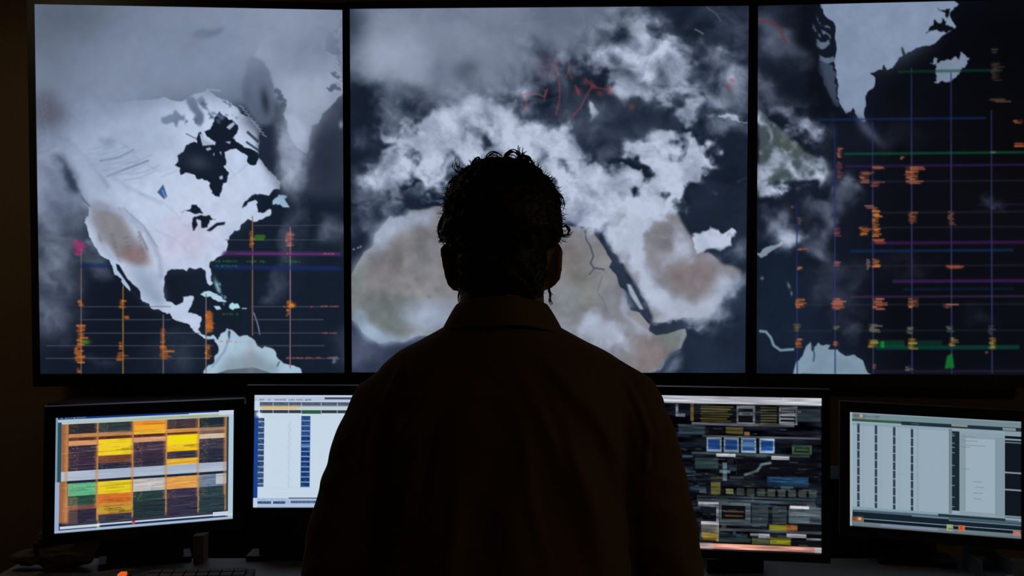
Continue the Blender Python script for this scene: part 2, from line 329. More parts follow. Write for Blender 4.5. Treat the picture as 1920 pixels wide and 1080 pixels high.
    c.poly(Hh((728, 775), (740, 735), (860, 740), (1040, 690), (1040, 1000), (560, 1000), (600, 960), (640, 885), (700, 845)), (29, 40, 57), 1, 1.5, .03)
    c.poly(Hh((890, 560), (960, 500), (1040, 500), (1040, 700), (930, 660)), (40, 52, 72), .9, 8)
    c.poly(Hh((705, 845), (640, 870), (590, 950), (600, 1000), (660, 1000)), (58, 70, 92), .8, 4)
    # ------------------------------------------------ right picture
    c.rect(1412, 0, W, H, (17, 23, 36))
    I = lambda *p: tr(1400, 0, 3, *p)
    J = lambda *p: tr(1660, 0, 3, *p)
    K = lambda *p: tr(1400, 340, 2.7, *p)
    L = lambda *p: tr(1660, 340, 2.7, *p)
    c.poly([(1640, 0), (2120, 0), (2120, 724), (1640, 724)], (7, 9, 17), .9, 40)
    c.poly([(1800, -50), (2170, -50), (2170, 380), (1800, 380)], (3, 4, 9), .8, 50)
    c.poly(K((40, 300), (250, 330), (400, 760), (640, 980), (40, 980)), (21, 33, 50), .9, 25)
    c.poly(I((60, 610), (110, 640), (160, 690), (210, 740), (290, 800), (330, 850), (420, 900), (480, 970), (440, 1030), (160, 1020), (100, 1100), (60, 1100)), (64, 76, 80), 1, 2, .06)
    c.poly(I((190, 740), (280, 790), (330, 850), (250, 860), (180, 830)), (72, 82, 78), .8, 4)
    c.poly(I((130, 1080), (180, 1020), (330, 1020), (440, 1030), (460, 1080), (420, 1200), (240, 1220), (150, 1170)), (20, 27, 42), .95, 6)
    ice = (126, 142, 168)
    gr = I((418, 15), (440, 80), (465, 110), (495, 125), (510, 180), (512, 300), (500, 340), (515, 420), (520, 540), (550, 610), (570, 640), (610, 605), (635, 665), (670, 690), (683, 680), (680, 540), (690, 520), (730, 490), (735, 440), (705, 415), (740, 405), (775, 395), (785, 365), (800, 398)) \
        + J((20, 398), (75, 355), (112, 318), (100, 275), (108, 270), (125, 312), (210, 272), (270, 262), (330, 215), (410, 165), (385, 125), (375, 85), (400, 55), (425, 40), (400, 20), (380, 8), (380, -10), (-242, -10))
    c.poly(gr, ice, 1, .7, .07)
    c.poly(J((-60, 20), (120, 60), (300, 150), (180, 280), (60, 340), (-60, 380)), (130, 146, 172), .6, 20)
    for p in (((240, 200), (265, 160), (290, 120), (320, 145), (330, 110), (350, 155), (390, 165), (400, 180), (320, 188), (285, 178)), ((300, 55), (350, 70), (375, 60), (362, 115), (350, 85), (315, 72))):
        c.poly(J(*p), (10, 13, 21), 1, .8, .15)
    for p in (((395, 90), (470, 150), (482, 168), (430, 150)), ((380, 135), (420, 195), (425, 215), (390, 180)), ((425, 170), (480, 205), (478, 222), (440, 200)), ((402, 215), (430, 240), (475, 225), (478, 250), (440, 280), (405, 265)), ((420, 310), (500, 320), (512, 350), (470, 360), (415, 345)), ((415, 345), (490, 365), (515, 420), (515, 540), (535, 600), (490, 560), (440, 470))):
        c.poly(I(*p), (100, 115, 138) if p[0][1] < 340 else (62, 74, 94), .9, .9, .12)
    c.poly(J((262, 360), (290, 330), (308, 342), (300, 365), (345, 350), (385, 345), (400, 325), (425, 345), (432, 320), (442, 302), (460, 318), (488, 330), (470, 370), (430, 415), (395, 450), (350, 470), (335, 460), (285, 465), (300, 430), (295, 390), (300, 368), (280, 372)), (118, 133, 155), 1, .7, .2)
    c.poly(I((330, 20), (415, 20), (400, 80), (380, 140), (400, 260), (415, 350), (440, 470), (480, 560), (550, 630), (660, 690), (500, 690), (390, 640), (340, 560), (350, 350), (250, 240), (230, 120)), (11, 15, 25), .9, 5)
    c.poly(I((610, 640), (690, 690), (800, 840), (760, 810), (660, 740)), (66, 74, 96), .9, 5)
    c.poly(K((50, 360), (90, 335), (180, 300), (190, 310), (110, 362), (75, 385)), (122, 138, 156), 1, .8, .08)
    for p, rx, ry, an in (((80, 487), 3, 3, 0), ((218, 525), 2.5, 6, -20), ((232, 565), 2, 4, 0)):
        q = K(p)[0]; c.blob(q[0], q[1], rx, ry, an, (100, 125, 140), .9)
    c.line(K((70, 757), (100, 760), (125, 790), (140, 830), (175, 855), (240, 850)), 5, (112, 142, 158), .95, 1.2)
    c.poly(K((240, 975), (250, 930), (290, 880), (300, 850), (330, 810), (335, 860), (370, 815), (390, 830), (435, 822), (420, 850), (470, 850), (510, 885), (570, 890), (600, 910), (610, 940), (650, 985), (240, 985)), (122, 146, 166), 1, .7, .08)
    c.line(K((340, 830), (350, 880), (345, 910)), 3, (45, 60, 78), .8, 1)
    c.poly(K((350, 900), (520, 900), (620, 990), (330, 990)), (112, 136, 152), .6, 8)

    # ------------------------------------------------ cloud cover, as a density map
    D = np.zeros((H, W)); T = np.ones((H, W))*.5
    def cp(pts, v, bl, rough=.08): c.poly(pts, v, 1, bl, rough, layer=D)
    def tx(pts, v, bl): c.poly(pts, v, 1, bl, 0, layer=T)
    # left
    cp([(-60, -60), (560, -60), (600, 40), (470, 150), (330, 190), (120, 225), (-60, 230)], .40, 26)
    tx([(0, -60), (650, -60), (650, 190), (0, 190)], .06, 20)
    c.blob(150, 45, 190, 60, 5, .22, .6, layer=D)
    c.blob(120, 20, 80, 50, 0, .12, .6, layer=D)
    c.blob(560, 150, 60, 60, 0, .45, .5, layer=D)
    c.poly(B_((170, 190), (220, 170), (300, 175), (365, 145), (330, 190), (260, 215), (210, 225)), .0, .9, 3, 0, layer=D)
    c.poly(B_((100, 150), (210, 160), (300, 215), (200, 270), (130, 300)), .28, .5, 12, 0, layer=D)
    cp(C_((190, -60), (330, -100), (360, 60), (300, 120), (330, 260), (390, 300), (360, 380), (300, 400), (250, 300), (200, 260)), .42, 9)
    cp(A((215, 700), (330, 760), (460, 900), (560, 1080), (400, 1200), (215, 1200)), .45, 12)
    cp(C_((200, 230), (330, 260), (390, 330), (340, 420), (380, 480), (330, 560), (400, 700), (390, 770), (260, 770), (210, 620)), .38, 12)
    cp(C_((270, 450), (320, 460), (300, 560), (270, 540)), .12, 6)
    cp(C_((270, 90), (380, 80), (400, 200), (330, 230), (270, 180)), .12, 9)
    c.blob(128, 330, 34, 90, -16, .5, .8, layer=D)
    cp(A((330, 880), (380, 900), (440, 1040), (460, 1090), (400, 1080), (340, 960)), .06, 4)
    cp(C_((345, 300), (500, 380), (560, 500), (500, 480), (420, 400)), .22, 8)
    cp(C_((390, 100), (450, 230), (520, 340), (480, 360), (420, 300)), .40, 6)
    c.line(D_((660, -60), (680, 60), (660, 200), (640, 340), (600, 480), (545, 600)), 30, .26, .9, 12, layer=D)
    cp(B_((640, 640), (690, 640), (780, 840), (820, 870), (760, 1080), (680, 1080)), .55, 9)
    cp(D_((760, 320), (900, 190), (935, 210), (935, 350), (850, 330)), .30, 12)
    cp(D_((540, 560), (620, 440), (760, 320), (640, 470), (560, 640)), .16, 9)
    c.blob(330, 660, 40, 30, 0, .18, .8, layer=D); c.blob(180, 670, 40, 10, 0, .12, .8, layer=D)
    cp(D_((870, 905), (930, 915), (935, 930), (890, 920)), .5, 1.2)
    # middle, top haze
    cp(E((-60, -160), (1700, -160), (1500, 100), (1440, 330), (1300, 330), (1100, 560), (480, 620), (420, 560), (60, 440)), .62, 18)
    tx(E((420, 230), (1700, 60), (2280, 60), (2280, 1300), (60, 1300), (60, 640)), 1, 20)
    tx(E((0, -160), (1150, -160), (1050, 380), (800, 560), (420, 560), (0, 470)), .10, 26)
    tx(F((-100, -60), (420, -60), (220, 260), (-100, 300)), .12, 15)
    c.blob(740, 105, 90, 60, 0, .85, .8, layer=D); c.blob(700, 20, 60, 30, 0, .68, .4, layer=D)
    cp(E((45, 450), (215, 470), (205, 600), (150, 720), (110, 860), (80, 960), (45, 1000)), .02, 9)
    cp(E((200, 480), (410, 470), (430, 560), (400, 640), (260, 660), (220, 640)), .38, 9)
    cp(E((150, 620), (240, 640), (230, 760), (130, 900), (80, 1080), (45, 1080), (60, 920)), .12, 12)
        # the bright band
    cp(E((250, 670), (420, 660), (640, 560), (880, 560), (1020, 620), (1150, 650), (1330, 660), (1310, 760), (1260, 800), (1370, 870), (1450, 860), (1560, 930), (1660, 990), (1720, 1040), (1640, 1120), (1560, 1140), (1500, 1250), (1300, 1300), (1240, 1080), (1000, 900), (640, 1000), (430, 1080), (280, 1120), (330, 1230), (240, 1300), (70, 1200), (90, 1060), (150, 1000), (230, 880)), .93, 9, .12)
    for p, rx, ry, an, v, al in (((480, 605), 20, 9, -10, .35, .9), ((720, 390), 24, 18, 10, .42, .9), ((560, 400), 22, 30, 0, .52, .7), ((860, 800), 22, 13, 35, .25, .9), ((740, 720), 28, 14, -10, .62, .8), ((430, 915), 13, 16, 30, .2, .95), ((420, 1030), 34, 18, 5, .0, 1), ((640, 930), 20, 12, 10, .4, .8), ((540, 950), 16, 10, 0, .35, .7), ((220, 660), 16, 6, 0, .4, .6), ((1060, 470), 16, 30, 0, .5, .7), ((1100, 590), 26, 14, 0, .45, .85), ((1000, 870), 20, 14, 30, .5, .6), ((1130, 920), 18, 12, 60, .45, .7), ((1240, 950), 14, 10, 0, .3, .8), ((1110, 240), 30, 14, 30, .3, .8), ((1160, 340), 16, 30, 0, .35, .8), ((200, 1040), 12, 26, 10, .3, .8), ((300, 1180), 26, 30, 0, .35, .5)):
        q = E(p)[0]; c.blob(q[0], q[1], rx, ry, an, v, al, layer=D)
    cp(E((45, 460), (190, 470), (215, 500), (195, 600), (140, 740), (110, 860), (45, 900)), .0, 8)
    c.blob(770, 175, 24, 18, 0, .34, .8, layer=D)
    cp(E((560, 160), (900, 200), (1060, 300), (1130, 420), (1160, 520), (1100, 480), (1000, 360), (860, 290), (640, 270)), .66, 10)
    # clouds near the top right of the middle picture
    cp(F((600, 60), (760, 100), (880, 30), (1145, 30), (1145, 260), (960, 260), (920, 400), (880, 400), (820, 340), (700, 260), (740, 200), (640, 150)), .05, 12)
    cp(F((-60, -160), (420, -160), (640, 140), (900, 380), (960, 560), (820, 640), (640, 560), (420, 480), (200, 260), (-60, 200)), .52, 16)
    cp(F((900, 30), (1000, 30), (1145, 60), (1145, 240), (1000, 230)), .22, 18)
    cp(F((380, 110), (500, 100), (620, 160), (680, 240), (800, 330), (900, 420), (920, 520), (880, 560), (840, 500), (760, 440), (700, 470), (560, 560), (500, 590), (420, 520), (300, 360), (210, 270), (260, 230), (420, 300), (440, 220)), .74, 7, .14)
    cp(F((640, 160), (720, 170), (790, 240), (770, 260), (700, 240)), .42, 5)
    cp(F((240, 230), (420, 230), (450, 300), (300, 300)), .42, 8)
    cp(F((700, 480), (740, 490), (850, 520), (870, 560), (820, 590), (850, 670), (810, 720), (770, 640), (710, 570)), .8, 6, .14)
    cp(F((870, 590), (930, 600), (940, 640), (890, 640)), .75, 5)
    cp(F((920, 400), (1145, 260), (1145, 640), (960, 600), (870, 560)), .50, 14)
    c.blob(1355, 110, 22, 16, 0, .66, .7, layer=D)
    cp(F((860, 650), (960, 640), (1145, 710), (1145, 760), (900, 760), (820, 700)), .42, 8)
    cp(F((960, 645), (1040, 670), (1145, 700), (1145, 722), (1060, 700), (970, 680)), .88, 2)
    cp(F((120, 330), (230, 400), (380, 500), (470, 600), (610, 560), (690, 500), (730, 600), (780, 690), (740, 760), (640, 760), (560, 820), (420, 850), (340, 870), (240, 870), (140, 790), (180, 680), (170, 640), (110, 600), (60, 420)), .22, 7, .1)
    cp(F((480, 580), (640, 600), (760, 640), (740, 730), (600, 740), (380, 760), (320, 700)), .09, 12)
    cp(F((100, 340), (240, 390), (420, 520), (440, 600), (320, 560), (200, 500)), .07, 8)
    cp(F((240, 560), (270, 560), (305, 625), (270, 650), (240, 610)), .85, 2)
    c.line(F((300, 600), (290, 850)), 12, .32, .8, 10, layer=D)
    c.poly(F((330, 860), (420, 850), (500, 900), (590, 980), (560, 1030), (520, 1010), (480, 960), (420, 920), (350, 900)), .0, 1, 3, .05, layer=D)
    tx(F((110, 400), (560, 600), (760, 640), (760, 760), (420, 850), (230, 870), (140, 780)), .5, 14)
    # over Turkey and Arabia
    cp(F((415, 850), (560, 820), (640, 760), (760, 765), (760, 830), (830, 780), (900, 800), (960, 920), (985, 925), (920, 1020), (800, 1100), (840, 1140), (640, 1240), (560, 1380), (620, 1560), (700, 1700), (640, 1760), (500, 1500), (420, 1400), (360, 1260), (500, 1050), (590, 980), (520, 900)), .93, 5, .12)
    cp(F((725, 860), (760, 840), (770, 800), (830, 800), (790, 850), (740, 880)), .5, 4)
    cp(Hh((540, 560), (620, 560), (760, 600), (880, 500), (1000, 440), (1010, 500), (900, 600), (930, 680), (740, 700), (620, 720), (560, 700)), .80, 8, .14)
    cp(Hh((620, 240), (700, 200), (760, 300), (780, 380), (860, 390), (900, 420), (780, 400), (640, 400), (560, 480), (600, 380), (700, 340)), .72, 9, .12)
    cp(Hh((780, 290), (870, 225), (915, 240), (910, 330), (850, 325), (800, 348)), .95, 1.8, .12)
    cp(Hh((910, 340), (1020, 300), (1026, 400), (960, 400)), .4, 9)
    cp(Hh((740, 735), (800, 725), (820, 738), (760, 750)), .8, 2.5)
    cp(Hh((330, 60), (400, 70), (460, 40), (470, 120), (330, 200), (322, 120)), .82, 5, .1)
    cp(Hh((110, -20), (240, 40), (290, 120), (260, 200), (150, 190), (90, 150)), .85, 6)
    cp(Hh((110, 680), (230, 660), (330, 670), (390, 720), (440, 860), (400, 870), (340, 790), (230, 800), (150, 760)), .75, 8, .16)
    cp(Hh((280, 500), (350, 520), (380, 640), (300, 620)), .25, 9)
    cp(Hh((640, 940), (660, 880), (720, 960), (640, 980)), .35, 5)
    cp(Hh((380, 560), (420, 570), (450, 670), (545, 760), (520, 780), (420, 690)), .45, 4)
    c.line(Hh((720, 745), (640, 860), (560, 970)), 5, .4, .7, 4, layer=D)
    cp(G((60, 40), (250, 0), (300, 80), (230, 170), (170, 240), (90, 260)), .28, 10, .16)
    cp(G((120, -120), (340, -160), (320, 10), (270, 90), (220, 190), (150, 190), (190, 60)), .70, 8, .16)
    cp(G((420, 90), (480, 70), (620, 90), (620, 130), (450, 110)), .55, 4)
    cp(G((40, 690), (110, 770), (320, 830), (200, 900), (60, 960)), .18, 14)
    c.line(Hh((980, -30), (1040, -60)), 6, .3, .8, 6, layer=D)
    c.poly(Hh((262, 232), (300, 300), (318, 228), (322, 285), (350, 350), (380, 390), (408, 412), (425, 480), (470, 520), (520, 590), (535, 640), (545, 715), (600, 710), (700, 690), (700, 740), (640, 765), (575, 778), (535, 750), (490, 660), (430, 600), (388, 520), (380, 470), (335, 430), (350, 402), (310, 330), (262, 262)), .02, 1, 1.6, .05, layer=D)
    cp(Hh((-140, 560), (60, 500), (200, 600), (330, 640), (420, 700), (420, 900), (100, 900), (-140, 800)), .30, 20)
    cp(Hh((110, 690), (230, 660), (330, 670), (390, 720), (440, 860), (400, 870), (340, 790), (230, 800), (150, 760)), .8, 7, .16)
    cp(G((300, 680), (430, 620), (600, 620), (600, 740), (420, 760)), .35, 12)
    # right picture
    cp(I((60, 30), (230, 60), (300, 40), (200, 120), (260, 240), (370, 340), (330, 400), (200, 330), (60, 300)), .20, 13)
    cp(I((60, 140), (160, 140), (240, 240), (380, 330), (340, 400), (200, 310), (60, 280)), .34, 12)
    cp(I((60, 390), (150, 430), (250, 520), (340, 580), (400, 650), (480, 700), (470, 780), (380, 730), (260, 700), (180, 640), (60, 560)), .46, 10)
    cp(I((200, 560), (330, 570), (380, 680), (290, 720)), .5, 8)
    cp(I((60, 610), (130, 660), (190, 780), (170, 830), (100, 760), (60, 700)), .65, 6, .15)
    cp(I((60, 900), (180, 850), (280, 880), (330, 860), (360, 920), (420, 930), (370, 1000), (280, 980), (170, 1010), (110, 1050), (60, 1020)), .72, 7, .18)
    tx(I((60, 600), (480, 600), (480, 1100), (60, 1100)), 1.3, 10)
    tx(I((400, 0), (1000, 0), (1000, 330), (600, 600), (420, 300)), .1, 6)
    cp(I((420, 1030), (540, 1000), (600, 960), (640, 1060), (560, 1150), (460, 1100)), .42, 8, .18)
    cp(I((380, 800), (420, 830), (470, 1000), (420, 1000)), .2, 8)
    cp(K((90, 130), (190, 130), (260, 240), (330, 260), (280, 310), (220, 340), (150, 290), (70, 280)), .66, 10, .15)
    cp(K((190, 220), (270, 240), (270, 320), (200, 330)), .85, 8, .14)
    cp(K((280, 60), (420, 80), (520, 0), (580, 60), (470, 140), (450, 240), (440, 400), (460, 520), (400, 560), (380, 400), (400, 260), (300, 160)), .46, 10, .18)
    cp(K((330, 520), (560, 500), (600, 640), (500, 700), (400, 640)), .16, 12, .18)
    cp(K((540, 400), (600, 420), (560, 560), (520, 520)), .2, 10)
    cp(K((500, 700), (560, 740), (540, 800), (500, 780)), .22, 6)
    cp(K((60, 600), (120, 700), (90, 860), (50, 800)), .04, 15)
    c.blob(1860, 384, 16, 10, 0, .22, .8, layer=D); c.blob(1830, 590, 30, 16, 20, .10, .8, layer=D)
    c.blob(1700, 500, 40, 30, 0, .12, .8, layer=D); c.blob(1690, 255, 60, 25, 0, .08, .8, layer=D)
    # wisps: warp by noise, break up by noise
    Y, X = np.mgrid[0:H, 0:W].astype(float)
    wx = fbm(H, W, 40, 21, 4, gain=.5)-.5; wy = fbm(H, W, 40, 22, 4, gain=.5)-.5
    k = 60*(T*.85+.05)
    Dw = sample(D, X+wx*k, Y+wy*k)
    # stretched along the sweep of the band
    q1 = fbm(H, W, 36, 31, 6, gain=.5); vx = fbm(H, W, 70, 51, 3)-.5; vy = fbm(H, W, 60, 52, 3)-.5; q1 = sample(q1, X+vx*26+vy*14, Y+vy*26)
    q2 = fbm(H, W, 90, 32, 5, 1.6, .6, gain=.6); q2 = sample(q2, X+vx*30, Y+vy*30)
    nz = (q1*.65+q2*.35-.5)*2
    Dd = Dw + nz*T*(Dw*(1.06-Dw)*2.2+.02)*.85
    Dd = np.clip(Dd, 0, 1)
    fine = fbm(H, W, 9, 41, 3)-.5
    Dd = np.clip(Dd+fine*T*.10*Dw, 0, 1)
    # ground texture beneath
    amp = np.where((X > 650) & (X < 1410), .22, .05)[..., None]
    c.a *= (1+(n[..., None]-.5)*amp+(n2[..., None]-.5)*(.04+amp*.25))
    cl = np.array((186., 197., 220.)); cl2 = np.array((150., 164., 192.))
    m = Dd[..., None]
    c.a = c.a*(1-m)+(cl2*(1-m)+cl*m)*m
    # right picture is already painted darker towards its right side
    grid_left()
    # little bright islands
    for x, y in ((664, 466), (672, 463), (677, 461)): c.blob(x, y, 2.2, 1.5, -40, (160, 185, 200), .8)
    c.line(F((855, 165), (880, 178), (898, 190)), 2.5, (120, 135, 150), .7, 1.5); c.line(F((920, 45), (970, 75), (995, 115)), 2.5, (80, 92, 112), .7, 1.5)
    for i in range(26):
        c.blob(75+(i*29 % 50)*.4, 176+(i*17 % 50), 1.4, 1.4, 0, (125, 120, 132), .5)
    c.poly(A((215, 520), (300, 530), (370, 590), (360, 690), (320, 735), (270, 720), (215, 690)), (66, 66, 78), .6, 12, .2)
    for i in range(30):
        c.blob(74+(i*29 % 17), 178+(i*17 % 46), 1.3, 1.3, 0, (135, 125, 135), .5)
    # red lines over Europe
    red = (175, 70, 78)
    for p, w in ((((75, 330), (80, 400), (95, 470), (95, 560), (75, 640)), 3), (((150, 340), (145, 400), (125, 440)), 2.4), (((145, 400), (165, 440)), 2.4), (((0, 500), (20, 510), (10, 560)), 2), (((240, 440), (280, 480), (240, 545), (215, 600), (175, 640), (165, 660)), 3), (((185, 480), (205, 530)), 4), (((270, 450), (300, 490), (370, 500), (390, 530)), 2.4)):
        c.line(F(*p), w, red, .42, 1.6)
    for p in ((240, 460), (200, 510), (285, 485), (320, 520), (500, 597), (1060, 450), (1040, 490), (375, 505)):
        q = F(p)[0]; c.blob(q[0], q[1], 6, 5, 30, (140, 62, 70), .5)
    c.line(E((1020, 530), (1090, 520), (1150, 540), (1165, 500)), 3, (170, 90, 105), .5, 1.5); c.line(E((1050, 540), (1045, 620)), 3, (170, 80, 90), .5, 1.5)
    c.poly(E((1100, 300), (1200, 330), (1200, 480), (1130, 440)), (120, 80, 100), .3, 10)
    c.line(I((75, 115), (150, 125), (190, 160), (205, 195), (225, 240)), 3.5, (110, 44, 54), .8, 2)
    # ------------------------------------------------ graph lines over the right picture
    blu = (34, 42, 92)
    for x, ya in ((1496, 380), (1568, 240), (1640, 230), (1713, 130), (1787, 140), (1862, 210)):
        c.line([(x, ya), (x+1, 700)], 2.6, (40, 46, 92) if x > 1600 else (30, 42, 96), .8, 1.2)
        c.line([(x, ya+130), (x+1, 700)], 1.0, (90, 88, 112), .35, .6)
    for y, xa, xb, col, w, al in ((136, 1690, 1880, (12, 62, 44), 5, .8), (224, 1540, 1850, (20, 44, 110), 4, .8), (288, 1588, 1925, (12, 96, 62), 4, .85), (311, 1590, 1960, (62, 28, 98), 4, .8), (340, 1600, 1980, (44, 40, 70), 3, .7), (398, 1650, 2000, (56, 50, 66), 3, .6), (426, 1650, 1990, (50, 46, 66), 3, .6), (455, 1640, 1990, (66, 26, 92), 6, .8), (470, 1600, 1900, (16, 50, 92), 5, .8), (498, 1540, 1990, (50, 44, 62), 3, .6), (527, 1680, 1960, (80, 34, 108), 6, .75), (542, 1700, 1900, (10, 46, 74), 5, .5), (556, 1600, 1990, (78, 48, 92), 4, .7), (571, 1500, 1960, (44, 56, 66), 3, .55), (620, 1480, 1960, (40, 54, 60), 3, .55), (652, 1650, 1910, (10, 78, 62), 8, .8), (697, 1640, 1990, (44, 34, 58), 5, .7), (384, 1840, 2000, (30, 40, 90), 3, .6)):
        c.line([(xa, y), (xb, y-1)], w, col, al*.72, 1.8)
    c.rect(1640, 638, 1700, 650, (14, 88, 50), .5, 2); c.rect(1712, 638, 1770, 648, (12, 66, 46), .5, 2)
    o = (196, 106, 70)
    for x, y, w, h, s, col in ((1572, 275, 14, 20, 1, o), (1571, 302, 14, 30, 2, (110, 62, 66)), (1616, 320, 24, 22, 3, (200, 110, 86)), (1640, 310, 22, 8, 4, o), (1636, 338, 24, 12, 5, (160, 86, 74)), (1702, 312, 34, 32, 6, (204, 112, 72)), (1692, 292, 12, 5, 7, (160, 110, 70)), (1484, 383, 12, 6, 8, (150, 80, 80)), (1498, 405, 10, 14, 9, (110, 84, 84)), (1566, 425, 14, 16, 10, (130, 66, 80)), (1498, 463, 22, 5, 11, (184, 96, 70)), (1496, 498, 14, 7, 12, o), (1616, 423, 22, 18, 13, (208, 112, 48)), (1640, 390, 16, 52, 14, (222, 122, 50)), (1626, 384, 20, 5, 15, (160, 100, 80)), (1642, 446, 28, 10, 16, (180, 90, 60)), (1640, 484, 16, 16, 17, (224, 120, 56)), (1628, 485, 8, 20, 18, (150, 120, 120)), (1566, 488, 14, 10, 19, (180, 88, 92)), (1494, 558, 24, 18, 20, (200, 108, 56)), (1564, 558, 26, 22, 21, (214, 110, 84)), (1640, 558, 26, 22, 22, (214, 112, 80)), (1708, 558, 26, 18, 23, (200, 116, 70)), (1772, 569, 24, 8, 24, (200, 116, 104)), (1778, 496, 36, 8, 25, (210, 100, 66)), (1708, 396, 22, 22, 26, (160, 86, 52)), (1782, 395, 14, 26, 27, (130, 80, 60)), (1490, 606, 16, 14, 28, (150, 108, 60)), (1494, 634, 14, 18, 29, (200, 98, 44)), (1564, 610, 18, 6, 30, (130, 124, 84)), (1566, 640, 14, 9, 31, (200, 104, 54)), (1632, 606, 22, 16, 32, (120, 116, 100)), (1632, 636, 22, 16, 33, (190, 150, 60)), (1640, 682, 8, 10, 34, (150, 86, 60)), (1704, 612, 16, 14, 35, (120, 120, 100)), (1706, 634, 18, 20, 36, (190, 140, 56)), (1702, 686, 14, 10, 37, (120, 110, 110)), (1778, 610, 18, 12, 38, (96, 106, 86)), (1784, 632, 16, 18, 39, (176, 130, 66)), (1855, 610, 14, 16, 40, (70, 74, 70)), (1858, 632, 18, 22, 41, (180, 140, 56)), (1850, 658, 8, 6, 42, (120, 70, 60)), (1862, 95, 14, 8, 43, (70, 62, 58)), (1862, 120, 22, 34, 44, (70, 56, 50)), (1862, 186, 34, 7, 45, (120, 84, 70)), (1904, 226, 24, 7, 46, (170, 88, 52)), (1904, 268, 24, 8, 47, (190, 96, 50)), (1862, 284, 16, 4, 48, (90, 100, 84)), (1862, 388, 12, 4, 49, (90, 60, 80)), (1712, 140-2, 2, 2, 50, (10, 10, 10))):
        bars(c, x, y, w, h, col, 100+s, .8, max(2, int(h/3.2)))
    c.poly([(1779, 668), (1789, 662), (1793, 690), (1775, 692)], (18, 110, 48), .9, 1); c.rect(1655, 640, 1662, 652, (20, 130, 40), .9, 1)
    return np.clip(c.a, 0, 255)

# ------------------------------------------------ desk monitor pictures
def streaks(c, x0, y0, x1, y1, col, seed, n, al=.5, hmin=.7, hmax=1.6):
    r = random.Random(seed)
    for i in range(n):
        y = r.uniform(y0, y1); a = r.uniform(x0, x1-(x1-x0)*.2); b = min(x1, a+r.uniform(.1, .9)*(x1-x0))
        c.rect(a, y, b, min(y1, y+r.uniform(hmin, hmax)), col, al*r.uniform(.3, 1), .2)

